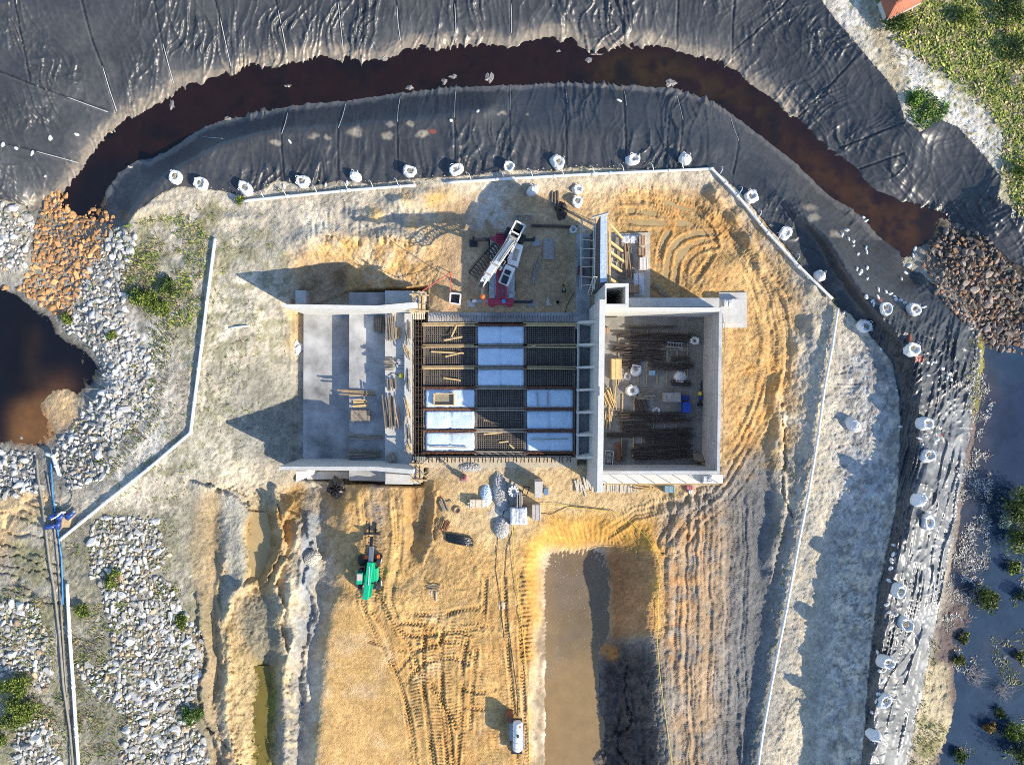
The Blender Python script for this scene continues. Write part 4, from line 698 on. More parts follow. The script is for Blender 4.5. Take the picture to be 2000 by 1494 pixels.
for a in [(737,633,34,13,7,90,B3,mTimG,'left stack of grey boards against the upper wing wall in the basin'),(748,633,34,13,7,90,B3,mTimG,'right stack of grey boards against the upper wing wall in the basin'),(764,641,52,16,8,88,.1,mTimG,'splayed pile of grey boards just right of the stacks by the upper wing wall'),(778,650,22,10,5,90,.1,mTim,'small crate of brown blocks beside the splayed pile of boards'),(761,711,18,22,9,0,.1,mTimG,'ladder like stack of short bars midway along the narrow basin slab'),(765,751,24,16,6,86,.1,mTimG,'short pile of grey boards midway down the narrow basin slab'),
    (761,805,70,20,9,84,.1,mTimG,'long jumbled pile of boards lower on the narrow basin slab'),(778,815,46,5,2,80,.1,mPly,'dark plywood strip beside the long jumbled pile'),(698,767,74,8,3,3,B3,mTim,'long pale planks crossing the step, uppermost of the lower basin'),(702,788,30,12,5,-2,B3,mTimY,'small bundle of yellow offcuts under the long pale planks'),(712,853,74,9,5,2,B3,mTimG,'long thin row of grey poles crossing the step'),(711,886,76,16,8,1,B3,mTimG,'broad stack of dark grey boards nearest the lower wing wall'),(787,708,22,18,6,0,.1,mConc,'grey slatted pallet beside the yellow lid'),
    (1225,509,70,9,4,84,.3,mPly,'long brown boards laid upright in the photo on the footing slab'),(1234,512,90,3,2,80,.35,mTimG,'thin grey poles leaning beside the long brown boards'),(1217,545,22,18,4,8,.3,mTimG,'grey plank stack at the lower end of the footing slab'),(1288,568,50,6,3,42,.1,mTimG,'two grey planks lying slantwise on the sand beside the footing slab'),(1216,476,24,20,3,90,.3,mTimG,'pale pallet first from the top beside the long brown boards'),(1216,503,24,18,3,90,.3,mTimG,'pale pallet second from the top beside the long brown boards'),(1215,524,20,16,3,90,.3,mTimG,'pale pallet third from the top beside the long brown boards'),
    (1047,530,52,8,6,-76,.05,mDust,'narrow bundle of grey bars on the crane yard sand'),(1083,388,32,16,6,88,.05,mTimG,'pile of grey poles between the white bags at the top of the crane yard'),(867,985,28,10,5,66,.05,mTimG,'small leaning stack of boards in the yard below the bays'),(876,978,16,3,1,-8,.05,mTimG,'single short grey plank beside the leaning boards'),(862,1027,26,5,2,-70,.05,mRust,'left of two rusty brown planks in the yard'),(873,1027,24,5,2,-68,.05,mRust,'right of two rusty brown planks in the yard'),(846,1146,24,8,4,4,.1,mTimG,'grey planks beside the ribbed pallet on the orange sand'),
    (1253,949,36,14,9,6,.1,mTimY,'heap of pale battens on the strip below the chamber')]:
    pile('plank_pile', *a, 'plank pile', 'piles of boards round the works')
for a in [(1270,640,94,5,4,0,'single dark bundle in the shade nearest the upper chamber wall'),(1278,655,150,7,8,1,'thin wide row of bars under the single bundle'),(1284,666,130,8,7,0,'second wide row, crossed by timber sleepers'),(1270,677,110,8,7,1,'third wide row, left of the white rimmed sack'),(1232,683,70,12,9,4,'splayed bundle at the left edge with a copper tube'),(1272,682,44,10,8,-3,'dense bundle in the middle of the upper stacks'),(1234,700,38,12,8,2,'short dark stack left of the pale gap'),(1274,697,48,10,7,-6,'short slanted stack in the middle'),(1328,700,36,8,8,0,'compact stack at the right under the poles'),(1232,714,40,10,8,3,'low dark stack above the large white bag'),(1292,714,50,13,9,10,'tangled slanting stack in the middle'),(1331,716,46,10,9,-4,'dark stack just above the right hand bag'),(1330,748,40,8,6,4,'short bundle under the right hand bag'),
    (1268,811,130,11,12,1,'broad bundle under the grey box'),(1280,823,144,7,7,-3,'long thin bundle second in the lower half'),(1240,836,56,9,7,0,'short bundle at left in the lower half'),(1290,843,120,10,9,-2,'long bundle third in the lower half'),(1246,848,130,8,7,-2,'long bundle reaching the long wall'),(1306,856,96,8,8,-3,'bundle above the biggest stack'),(1292,880,112,26,20,-3,'biggest dark stack, lowest in the chamber')]:
    u, v, ln, wd, n, rot, lb = a; pile('rebar_bundle', u, v, ln*1.06, wd*1.25, int(n*1.5), rot, .2, mReb, 'dark chamber rebar, '+lb, 'rebar bundle', 'rebar bundles in the chamber', hgt=.12, messy=.03)
for i, u in enumerate((1209, 1228, 1247, 1264, 1284, 1303, 1323, 1343)): one('timber_sleeper', MB().beam(P(u, 645, .12), P(u-1, 752 if i < 7 else 758, .12), .13, .12), mTim, f'thin timber sleeper under the upper rebar stacks, {["first","second","third","fourth","fifth","sixth","seventh","last"][i]} from the left', 'sleeper', 'sleepers under the rebar')
for i, u in enumerate((1213, 1236, 1252, 1274, 1296, 1318)): one('timber_sleeper', MB().beam(P(u+3, 770 if i < 3 else 806, .12), P(u, 892, .12), .13, .12), mTim, f'thin timber sleeper under the lower rebar stacks, {["first","second","third","fourth","fifth","last"][i]} from the left', 'sleeper', 'sleepers under the rebar')
for a in [(1240,650,60,2,1,0,mTimY,'yellow batten along the top dark bundle in the chamber'),(1233,671,30,4,2,6,mTimG,'two pale laths on the splayed rebar'),(1318,681,60,7,5,3,mTimG,'bundle of pale poles under the aluminium ladder'),(1189,778,40,18,9,70,mTimY,'jumbled heap of pale offcuts against the long wall in the chamber'),(1201,775,64,3,2,92,mTimY,'two long pale battens right of the jumbled heap'),(1188,817,36,12,6,96,mTim,'stack of brown planks below the jumbled heap'),(1260,770,36,20,9,4,mTimG,'pile of greyish blocks in the middle of the chamber'),(1253,792,24,22,8,70,mReb,'stack of dark frames under the greyish blocks')]:
    pile('batten_pile', *a[:6], .25, a[6], a[7], 'timber pile', 'timber in the chamber', messy=.12 if 'jumb' in a[7] else .05)
def ladder(u0, v0, u1, v1, w, z, label, mat=None, n=7):
    t = thing('ladder', P((u0+u1)/2, (v0+v1)/2, z), label, 'ladder'); a = Vector(P(u0, v0, z)); b = Vector(P(u1, v1, z)); s = (b-a).normalized().cross(Vector((0, 0, 1)))*PX(w)/2; mat = mat or mStl
    for k in (-1, 1): MB().beam(a+s*k, b+s*k, .08, .1).build('rail', mat, t)
    q = MB()
    for i in range(n): p = a+(b-a)*(i+.5)/n; q.tube([p-s, p+s], .035, 5)
    q.build('rung', mat, t)
ladder(1302, 673, 1334, 675, 9, .5, 'aluminium ladder lying on the rebar in the chamber', n=6); ladder(1002, 425, 1040, 425, 8, .1, 'dark ladder lying at the top of the crane yard', mDust, 8); ladder(1143, 462, 1143, 492, 8, .35, 'ladder lying on the narrow slab beside the scaffold', mStl, 6); ladder(832, 934, 872, 902, 7, 1.2, 'pale ladder leaning up to the lower bay ledge', mTim, 12)
crate('plywood_stack', 1194, 701, 1214, 741, .06, .7, mTimY, 'pale plywood stack standing in the sunlit corner by the long wall', 'plywood'); crate('storage_box', 1297, 767, 1330, 785, .06, 1.1, mDust, 'flat grey box in the middle of the chamber', 'box')
crate('tool_chest', 1330, 772, 1347, 782, .06, .9, M('dark_blue', (.01,.025,.17), .5, .2, 3), 'dark blue chest beside the grey box', 'chest'); crate('tool_chest', 1335, 785, 1349, 806, .06, 1.1, mBlu, 'bright blue chest, the taller of the two in the chamber', 'chest')
crate('small_bin', 1268, 724, 1280, 733, .06, .6, M('sky_plastic', (.28,.40,.50), .5, .1, 3), 'small pale blue bin among the rebar', 'bin'); crate('dark_mat', 1180, 640, 1191, 651, .06, .3, mPly, 'small brown crate against the long wall at the chamber top', 'crate')
t = thing('white_trolley', P(1189, 895, .06), 'white tubular trolley in the lower left corner of the chamber', 'trolley'); q = MB()
for z in (.15, .9):
    for a, b in (((1182,880),(1198,882)), ((1198,882),(1196,910)), ((1196,910),(1181,908)), ((1181,908),(1182,880))): q.beam(P(*a, z), P(*b, z), .07)
for a in ((1182,880),(1198,882),(1196,910),(1181,908)): q.tube([P(*a, .1), P(*a, 1.0)], .04, 5)
q.build('frame', mWhite, t); MB().pbox(1184, 884, 1194, 904, .5, .62).build('tray', mDust, t); MB().lathe(P(1190, 890, .62), [(.12, 0), (.12, .25), (.05, .3)], 10).build('canister', mStl, t)
for i, (a, b) in enumerate((((1206,864),(1209,900)), ((1222,860),(1217,900)))):
    t = thing('steel_beam', P(*a, .1), ['dull red steel beam leaning on the lower chamber floor', 'dark steel beam beside the dull red one'][i], 'steel beam', 'beams in the chamber'); q = MB()
    for dz, w in ((.1, .38), (.45, .38)): q.beam(P(*a, dz), P(*b, dz), w, .06)
    q.build('flange', mRust if i == 0 else mReb, t); MB().beam(P(*a, .28), P(*b, .28), .07, .34).build('web', mRust if i == 0 else mReb, t)
t = thing('hose_pump', P(1367, 770, .06), 'yellow and blue pump with black hose against the right chamber wall', 'pump'); MB().lathe(P(1366, 769, .06), [(.22, 0), (.26, .3), (.18, .55), (.06, .6)], 10).build('housing', mYel, t, sm=True); MB().lathe(P(1367, 777, .06), [(.14, 0), (.16, .3), (.08, .45)], 10).build('motor', mBlu, t, sm=True); MB().tube([P(1370, 744, .3), P(1370, 756, .12), P(1368, 766, .3), P(1368, 780, .15), P(1367, 790, .12)], .06, 6).build('hose', mRub, t); MB().box(P(1367, 790, .06), (.5, .3, .2)).build('foot', mRub, t)
t = thing('leaning_frame', P(1368, 890, 0), 'brown framed panels leaning in the lower right corner of the chamber', 'panel'); MB().beam(P(1362, 886, .2), P(1366, 900, 1.4), 1.0, .08).build('panel', mTimG, t); MB().beam(P(1357, 895, .2), P(1378, 908, 1.0), .2, .9).build('panel', mPly, t)
# ================================================================ bulk bags
def sack(u, v, rad, h, label, seed=0, tall=0, fill=True, grp='white bulk bags standing round the works', spill=0):
    c = G(u, v); t = thing('bulk_bag', (c[0], c[1], c[2]-.08), label, 'bulk bag', grp); c = (c[0], c[1], c[2]-.08); r = PX(rad)
    ty = (seed*7+seed//3) % 4; rr = random.Random(seed); h *= rr.uniform(.82, 1.12); r *= rr.uniform(.9, 1.1)*(.9 if ty == 1 else 1)
    prof = [[(.86, 0), (1, .12), (1.06, .45), (.98, .82), (.84, 1), (.66, 1.02), (.5, .9), (.42, .84)], [(.9, 0), (1.08, .15), (1.12, .4), (1.0, .7), (.7, .93), (.4, 1.05), (.26, 1.16), (.16, 1.1)], [(.95, 0), (1.12, .1), (1.1, .38), (.96, .62), (.9, .82), (.74, .9), (.5, .74), (.4, .7)], [(.84, 0), (.96, .15), (1.0, .5), (.96, .86), (.9, 1.04), (.8, 1.06), (.62, .82), (.52, .76)]][ty]
    mb = MB().lathe((0, 0, 0), [(r*p, h*q) for p, q in prof], 16, .08+.2*rr.random(), .05+.07*rr.random(), seed)
    ex, rz, lx, ly = rr.uniform(.84, 1.2), rr.uniform(0, 3.14), rr.uniform(-.22, .22), rr.uniform(-.22, .22); co, si = math.cos(rz), math.sin(rz)
    mb.v = [(c[0]+(x*ex+z*lx)*co-(y/ex+z*ly)*si, c[1]+(x*ex+z*lx)*si+(y/ex+z*ly)*co, c[2]+z) for x, y, z in mb.v]
    mb.build('sack', mBag, t, sm=True); tc = (c[0]+h*(lx*co-ly*si), c[1]+h*(lx*si+ly*co))
    if fill and ty != 1: lump((tc[0], tc[1], c[2]+h*(.8 if ty != 2 else .66)), r*rr.uniform(.36, .5), r*rr.uniform(.28, .42), h*rr.uniform(.06, .2), 10, 4, .3, seed, rz).build('fill', mFill, t)
    for k in range(4):
        q = MB(); a = k*math.pi/2+.6+rr.uniform(-.3, .3); p = Vector((tc[0]+r*.8*math.cos(a), tc[1]+r*.8*math.sin(a), c[2]+h*.95)); d = Vector((math.cos(a+1), math.sin(a+1), 0))*r*.3
        q.tube([p-d, p+Vector((math.cos(a)*.12, math.sin(a)*.12, .14)), p+d], .03, 4); q.build('loop', mBag, t)
    return t
N = ['first','second','third','fourth','fifth','sixth','seventh','eighth','ninth','tenth','eleventh','twelfth','thirteenth','fourteenth','fifteenth']
for i, (u, v) in enumerate([(346,350),(397,362),(482,371),(595,357),(696,348),(799,337),(893,333),(995,326),(1087,319),(1234,315),(1336,314)]): sack(u, v, 11, 1.0, f'white bulk bag of soil on the top berm, {N[i]} from the left along the pipe', i)
for i, (u, v) in enumerate([(1467,387),(1533,457),(1597,539)]): sack(u, v, 11, 1.0, f'white bulk bag behind the slanting right hand pipe, {N[i]} going down', 20+i)
for i, (u, v) in enumerate([(1780,606),(1727,605),(1685,636),(1779,685)]): sack(u, v, 12.5, 1.15, ['white bulk bag right of its twin at the head of the ridge liner','white bulk bag left of its twin at the head of the ridge liner','white bulk bag at the foot of the dark ditch where the pipes meet','white bulk bag beside the red cloth on the ridge liner'][i], 30+i)
sack(1661, 828, 12.5, 1.25, 'lone white bulk bag out on the bare grey bank', 40)
for i, (u, v) in enumerate([(1800,827),(1807,891),(1786,976),(1806,1018),(1748,1149),(1760,1214),(1725,1290),(1722,1367),(1702,1430)]): sack(u, v, 12, 1.25, f'white bulk bag on the silvery liner beside the swamp, {N[i]} from the top', 50+i)
for i, (u, v, r, h, lb) in enumerate([(1040,375,11,1.1,'white bulk bag with pointed top at the head of the crane yard'),(1127,373,9,.9,'upper white sack of a touching pair above the formwork wall'),(1127,396,10,.9,'lower white sack of a touching pair above the formwork wall'),(1118,450,7,.7,'small white sack lying by the end of the dark pipe'),(1242,724,11,.9,'large white bag on the left rebar stacks in the chamber'),(1225,735,7.5,.6,'small pinkish white open sack beside the large bag in the chamber'),(1328,737,12,.9,'large white bag on the right rebar stacks in the chamber'),(1234,763,12,.9,'white tied bag standing alone on the chamber floor'),(1353,663,9,.8,'white rimmed open sack by the right chamber wall'),(1280,801,7.5,.7,'small white open sack under the grey box'),(1430,600,14,.9,'wide crumpled white bag on the corner pad')]): sack(u, v, r, h, lb, 70+i, grp=None)
# small sandbags
sb = lump((0, 0, 0), .34, .2, .22, 10, 4, .14, 3).build('sandbag', mBag, None, sm=True, at=(0, 0, 0)); tag(sb, 'small white sandbag lying loose on black liner', 'sandbag', 'small white sandbags weighing down the liner')
for i, (u, v) in enumerate([(1652,450),(1644,460),(1657,467),(1666,472),(1666,480),(1690,486),(1675,497),(1692,492),(1673,526),(1678,535),(1682,530),(1693,524),(1693,545),(1715,566),(1730,570),(1738,574),(1747,580),(1749,586),(1758,587),(1766,592),(1803,600),(1714,580),(1692,580),(1703,589),(1706,595),(1648,611),(1721,682),(1811,708),(1819,710),(1826,707),(1812,733),(1840,720),(1852,730),(1857,742),(1849,738),(1751,762),(1760,833),(1795,856),(1808,852),(1800,870),(1825,864),(1830,858),(1748,1065),(1746,1082),(1742,1095),(1740,1110),(1732,1180),(1735,1195),(1750,1200),(1738,1134),(1715,1275),(1718,1310),(1722,1330),(1725,1310),(1715,1355),(1705,1392),(6,283),(32,290),(63,300),(98,270),(150,263),(566,277),(881,236),(933,218),(1209,197),(602,353),(582,355),(678,358),(555,364),(636,362),(1682,417),(1686,425),(1690,432),(1760,545),(1768,533),(1775,520),(1783,500),(1786,487)]):
    p = G(u, v, -.03)
    if i == 0: sb.location = p
    else: copy_of(sb, p, random.uniform(0, 3.1), None, (random.uniform(.55, 1.05), random.uniform(.6, 1.0), .8))
# ================================================================ pipes, ropes and hoses
def pipe(name, pts, r, mat, label, cat, dz=0, n=10, sub=8, risers=0, grp=None, zs=None):
    q = []
    for (a, b) in zip(pts[:-1], pts[1:]):
        for k in range(sub): f = k/sub; q.append((a[0]+(b[0]-a[0])*f, a[1]+(b[1]-a[1])*f))
    q.append(pts[-1]); w = [G(u, v, r+dz) for u, v in q]
    zz = [p[2] for p in w]; zz = [max(zz[max(0, i-2):i+3]) if r > .1 else z for i, z in enumerate(zz)]
    zz = [sum(zz[max(0, i-2):i+3])/len(zz[max(0, i-2):i+3]) for i in range(len(zz))] if r > .1 else zz
    w = [P(u, v, z) for (u, v), z in zip(q, zz)]
    t = thing(name, w[len(w)//2], label, cat, grp); MB().tube(w, r, n).build('pipe' if r > .1 else 'line', mat, t, sm=True)
    if r > .12:
        for i in range(1, len(pts)-1): p = Vector(w[i*sub]); MB().tube([p+(Vector(w[i*sub-1])-p)*.25, p, p+(Vector(w[i*sub+1])-p)*.25], r*1.25, n).build('elbow', mat, t, sm=True)
        L_ = Vector(w[0]); d = 0
        for a, b in zip(w[:-1], w[1:]):
            d += (Vector(b)-Vector(a)).length
            if d > 5.5: d = 0; MB().tube([a, Vector(a)+(Vector(b)-Vector(a)).normalized()*.25], r*1.18, n).build('coupling', mat, t, sm=True)
    if risers:
        d = 0
        for i, (a, b) in enumerate(zip(w[:-1], w[1:])):
            a = Vector(a); b = Vector(b); d += (b-a).length
            if d > risers:
                d = 0; s = (b-a).normalized().cross(Vector((0, 0, 1)))*-1; s = s if s.y > 0 else -s; e = (b-a).normalized()
                MB().tube([a, a+Vector((0, 0, .35))+s*.1, a+Vector((0, 0, .5))+s*.55-e*.15, a+Vector((0, 0, .3))+s*.85-e*.35, a+s*.8-e*.55-Vector((0, 0, .2))], .035, 5).build('riser_hose', mPVC, t, sm=True)
    return t
pipe('header_pipe', [(474,393),(560,384),(680,372),(812,362)], .15, mPVC, 'white drain pipe with curled hoses on the top berm, left length', 'pipe', .12, risers=2.6)
pipe('header_pipe', [(873,357),(1000,349),(1160,340),(1391,330),(1440,382),(1500,455),(1560,520),(1626,584)], .15, mPVC, 'long white drain pipe bending round the upper right corner of the berm', 'pipe', .12, risers=2.9)
pipe('header_pipe', [(1637,602),(1625,680),(1610,760),(1598,850),(1580,960),(1560,1060),(1536,1190),(1512,1310),(1490,1430),(1476,1530)], .14, mPVC, 'white drain pipe running down the right bank to the bottom of the photo', 'pipe', .12)
pipe('header_pipe', [(420,466),(404,590),(388,720),(372,845),(290,915),(210,978),(117,1054)], .17, mPVC, 'white drain pipe along the left berm, bending down to the pump station', 'pipe', .12)
pipe('header_pipe', [(131,1140),(136,1240),(143,1340),(148,1420),(156,1530)], .17, mPVC, 'white pipe beside grey hoses at the lower left corner', 'pipe', .15)
pipe('header_pipe', [(448,641),(488,636)], .1, mPVC, 'short loose white pipe lying on the left bank', 'pipe', .05, sub=4); pipe('outlet_pipe', [(90,886),(104,891),(110,910),(117,930)], .2, mPVC, 'short bent white outlet pipe at the edge of the dark pool', 'pipe', .3, sub=4)
for i, pts in enumerate([[(72,895),(74,930),(82,975),(90,1040),(97,1100),(106,1150),(116,1240),(124,1340),(136,1420),(146,1530)],[(92,925),(98,960),(104,1000),(108,1050),(112,1090),(116,1140),(120,1200),(126,1300),(134,1400),(140,1530)],[(110,1050),(114,1100),(118,1140),(121,1190)]]): pipe('drain_hose', pts, [.12,.085,.075][i], mHose, ['thick grey hose from the pool past the pump station','thinner grey hose right of the thick one','short grey hose below the blue pumps'][i], 'hose', .05, 8)
pipe('drain_hose', [(100,900),(101,930),(103,965),(108,1000)], .09, mBluH, 'bright blue hose beside the white outlet pipe', 'hose', .2); pipe('drain_hose', [(112,1030),(116,1060),(120,1090),(122,1140),(123,1180)], .075, mBluH, 'thick blue hose leading down from the pump station', 'hose', .1)
ROPES = [((131,190),(210,219)),((200,130),(228,218)),((318,86),(339,163)),((430,36),(451,130)),((543,20),(560,105)),((660,5),(670,97)),((775,12),(782,80)),((888,8),(890,85)),((998,8),(999,65)),((71,296),(152,318)),((562,220),(550,262)),((676,200),(661,250)),((782,188),(776,238)),((890,176),(888,230)),((996,168),(996,215)),((1105,170),(1108,200)),((1219,178),(1223,206)),((1322,186),(1334,234)),((1427,230),(1443,275)),((397,268),(435,271))]
for i, (a, b) in enumerate(ROPES):
    out = i < 10; k = i if out else i-10
    m_ = ((a[0]+b[0])/2+random.uniform(-1.5, 1.5), (a[1]+b[1])/2)
    pipe('ballast_rope', [a, m_, b], .042 if out else .026, mRope, ('white ballast rope on the outer liner, '+['lower of the pair meeting in a V','upper of the pair meeting in a V','third from the left along the top','fourth from the left along the top','fifth from the left along the top','sixth from the left along the top','seventh from the left along the top','eighth from the left along the top','rightmost along the top','lowest at the far left'][k]) if out else ('thin white rope on the shaded inner bank, '+['second','third','fourth','fifth','sixth','seventh','eighth','ninth','last','first and level one'][k]+' from the left'), 'rope', .02, 5, 5, grp='ropes holding the liner')
for i, pts in enumerate([[(1040,985),(1085,985),(1130,992),(1200,1000),(1235,1022),(1262,1048),(1280,1075),(1290,1110),(1286,1170),(1284,1260),(1290,1330),(1300,1400),(1310,1470),(1318,1530)],[(1000,1020),(1003,1080),(1008,1130),(1016,1190),(1022,1250),(1030,1330),(1033,1420),(1035,1530)]]): pipe('barrier_line', pts, .035, mYel, ['yellow line strung round the right side of the muddy pond','yellow line strung down the left side of the muddy pond'][i], 'barrier line', .25, 4, 6)
for i, (pts, lb) in enumerate([([(985,940),(986,990),(972,1050),(968,1110),(978,1180),(985,1250)],'dark cable snaking over the gravel heap and down the yard'),([(1004,1030),(990,1070),(986,1120),(990,1200),(1002,1290),(1010,1350),(1012,1400)],'dark cable running to the water tanker'),([(1040,1000),(1076,1004),(1110,988),(1190,996)],'dark cable looping over the sand above the pond'),([(1100,640),(1106,600),(1122,570)],'dark cable crossing the crane yard to the narrow slab')]): pipe('power_cable', pts, .03, mRub, lb, 'cable', .03, 4, 6)
q = thing('safety_line', P(860, 560, 1), 'red safety barrier strung from the pier round the corner of the crane yard', 'barrier'); MB().tube([P(824, 569, 1), P(880, 533, 1)], .05, 4).build('line', mLine, q); MB().tube([P(880, 533, 1), P(879, 606, 1)], .04, 4).build('line', mLine, q); MB().tube([P(880, 533, 0), P(880, 533, 1.1)], .05, 5).build('post', mOr, q)
pipe('safety_line', [(918,536),(918,580)], .025, mLine, 'thin red line left of the crane', 'barrier', .3, 4)
one('steel_pipe', MB().tube([P(1038, 440.5, .2), P(1128, 443.5, .2)], .16, 10), mReb, 'long dark steel pipe lying across the head of the crane yard', 'pipe', sm=True)
# ================================================================ mobile crane
t = thing('mobile_crane', P(980, 530, 0), 'white mobile crane on a red and grey carrier with its outriggers spread', 'crane')
def part(mb, n, m, par=None, **k): return mb.build(n, m, par if par is not None else t, **k)
part(MB().pq([(958,466),(1006,466),(1005,585),(955,585)], .75, 1.25), 'carrier_deck', mDeck, bev=.04)
q = MB().pq([(953,583),(1004,583),(1003,595),(953,595)], .6, 1.35).pq([(957,594),(966,594),(966,599),(957,599)], .5, 1.2).pq([(991,594),(1000,594),(1000,599),(991,599)], .5, 1.2)
part(q, 'rear_frame', mRed, bev=.04); q = MB()
for u in (971, 988): q.beam(P(u, 525, 1.4), P(u, 585, 1.4), .22, .3)
for k in range(7): q.beam(P(971, 530+k*8.5, 1.4), P(988, 530+k*8.5, 1.4), .14, .2)
q.beam(P(979.5, 528, 1.38), P(979.5, 583, 1.38), .12, .2); part(q, 'spine_frame', mRed)
q = MB()
for k in range(7): q.beam(P(970, 457+k*3.4, 1.45), P(993, 457+k*3.4, 1.45), .12, .14)
q.pq([(959,462),(970,462),(970,470),(959,470)], .6, 1.5).pq([(969,455),(992,455),(992,479),(969,479)], .7, 1.35); part(q, 'front_frame', mRed)
for a, b in (((957,574),(966,582)), ((994,574),(1003,582))): part(MB().pq([(a[0],a[1]),(b[0],a[1]),(b[0],b[1]),(a[0],b[1])], 1.25, 1.5), 'tool_locker', mStl)
for u, v in ((957,480),(957,505),(957,560),(1004,480),(1004,505),(1004,560)): c = P(u, v, .5); part(MB().tube([(c[0]-.16, c[1], .5), (c[0]+.16, c[1], .5)], .5, 16), 'wheel', mRub)
for (a, b, pd) in (((960,468),(926,468),(925,476)), ((1004,469),(1043,469),(1046,474)), ((957,589),(922,588),(920,593)), ((1003,590),(1038,590),(1037,593))):
    o = part(MB().beam(P(*a, 1.0), P(*b, 1.0), .3, .32), 'outrigger_beam', mBlk if pd != (920,593) else mStl); c = P(*b, .1); MB().tube([c, (c[0], c[1], 1.25)], .13, 8).build('jack', mBlk, o)
    c = P(*pd, .02); MB().box((c[0], c[1], .02), (.85, .75, .14)).build('pad', mBlk if pd == (925,476) else mConcD, o)
ax = Vector(P(940,555,0))-Vector(P(1005,462,0)); A0 = Vector(P(1004,463,2.7)); A1 = Vector(P(940,556,10.6)); bd = (A1-A0); bn = bd.normalized()
part(MB().lathe(P(992,505,1.25), [(.95, 0), (.95, .25), (.8, .35)], 20), 'slew_ring', mBlk)
q = MB().beam(P(987,452,1.9), P(1024,470,1.9), .95, 1.0); part(q, 'counterweight', mBlk, bev=.06)
q = MB(); sd = Vector((bn.x, bn.y, 0)).normalized(); pr = Vector((-sd.y, sd.x, 0))
for s in (-.42, .42): q.beam(A0+pr*s-sd*.7-Vector((0,0,.9)), A0+pr*s+sd*2.4-Vector((0,0,.9)), .1, .9)
q.beam(A0+pr*-.45-sd*.6+Vector((0,0,.1)), A0+pr*.45-sd*.6+Vector((0,0,.1)), .3, .3); part(q, 'turntable_frame', mCraneW); q = MB()
for s in (-.52, .52): q.beam(A0+pr*s-sd*1.5+Vector((0,0,.35)), A0+pr*s+sd*1.6+Vector((0,0,.35)), .16, .3)
for f in (-1.5, -.35, .9): q.beam(A0-pr*.52+sd*f+Vector((0,0,.35)), A0+pr*.52+sd*f+Vector((0,0,.35)), .16, .3)
part(q, 'winch_frame', mCraneW); part(MB().beam(A0-sd*1.4, A0+sd*.8, .9, .5), 'winch_well', mBlk)
part(MB().beam(A0+bn*1.3, A0+bd*.66, .78, .8), 'boom_base', mCraneW, bev=.05); part(MB().beam(A0+bd*.66, A0+bd*.84, .64, .66), 'boom_section', mCraneW, bev=.04); part(MB().beam(A0+bd*.84, A0+bd*.97, .5, .5), 'boom_section', mCraneW, bev=.04)
bt = Vector((0, 0, 1)); bt = (bt-bn*bt.dot(bn)).normalized()
part(MB().beam(A0+bn*1.5+bt*.41-pr*.22, A0+bd*.64+bt*.41-pr*.22, .16, .02), 'boom_stripe', mStl)
q = MB()
for f in (.66, .84): q.beam(A0+bd*f, A0+bd*(f+.012), .9 if f < .7 else .74, .92 if f < .7 else .76)
part(q, 'section_collar', mDust); q = MB()
for k in (-.3, .25, .45): q.tube([A0+bn*1.2+pr*k+bt*.46, A0+bd*.3+pr*(k*.9)+bt*.5, A0+bd*.6+pr*(k*.8)+bt*.46], .03, 5)
part(q, 'hydraulic_hose', mBlk); q = MB()
for f in (.2, .34, .48, .6): q.tube([A0+bd*f+pr*.4, A0+bd*f+pr*.72+Vector((0,0,.1)), A0+bd*(f+.06)+pr*.7], .03, 5)
part(q, 'hose_guide', mDust)
hd = MB(); 
for s in (-.2, .2): hd.beam(A0+bd*.9+pr*s+Vector((0,0,.35)), A1+pr*s-Vector((0,0,.25)), .07, .6)
o = part(hd, 'boom_head', mCraneW)
for k in (.02, -.5): c = A1+bn*k-Vector((0,0,.1)); MB().tube([c-pr*.16, c+pr*.16], .26, 14).build('sheave', mBlk, o)
part(MB().tube([A0-pr*.4+sd*.4+Vector((0,0,.5)), A0+pr*.4+sd*.4+Vector((0,0,.5))], .34, 14), 'winch_drum', mDust); part(MB().tube([A0+sd*1.9-Vector((0,0,1.0)), A0+bd*.5-Vector((0,0,.3))], .16, 10), 'lift_cylinder', mBlk)
q = MB(); Cb = P(988,541,2.5)
side = Vector(P(1003,500,2.4)); e = MB().beam(Vector(P(1012,478,2.0)), Vector(P(1001,520,2.0)), 1.15, 1.0); o = part(e, 'engine_cover', mCraneW, bev=.06); MB().beam(Vector(P(1010,487,2.53)), Vector(P(1004,509,2.53)), .5, .04).build('grille', mDust, o)
e = MB().beam(Vector(P(998,521,2.2)), Vector(P(983,556,2.0)), 1.1, 1.6); o = part(e, 'cab', mCraneW, bev=.08)
MB().beam(Vector(P(993,528,3.05)), Vector(P(990,536,3.03)), .62, .05).build('roof_window', mGlass, o); MB().beam(Vector(P(989,539,3.03)), Vector(P(983,554,2.9)), .68, .1).build('windscreen', mGlass, o)
q = MB(); J0 = Vector(P(974,480,3.0)); J1 = Vector(P(925,539,5.4)); jd = (J1-J0); jp = Vector((-jd.y, jd.x, 0)).normalized()*.62; jz = Vector((0,0,.8))
ch = [(-jp, 0), (jp, 0), (-jp+jz, 1), (jp+jz, 1)]
for o_, _ in ch: q.tube([J0+o_*.7, J0+jd*.6+o_, J1+o_*.9], .09, 5)
for k in range(11):
    p0 = J0+jd*k/11; p1 = J0+jd*(k+1)/11
    q.tube([p0-jp, p1+jp], .055, 4); q.tube([p0-jp+jz, p1+jp+jz], .055, 4); q.tube([p0+jp, p1+jp+jz], .03, 4); q.tube([p0-jp, p1-jp+jz], .03, 4); q.tube([p0-jp, p0+jp], .06, 4)
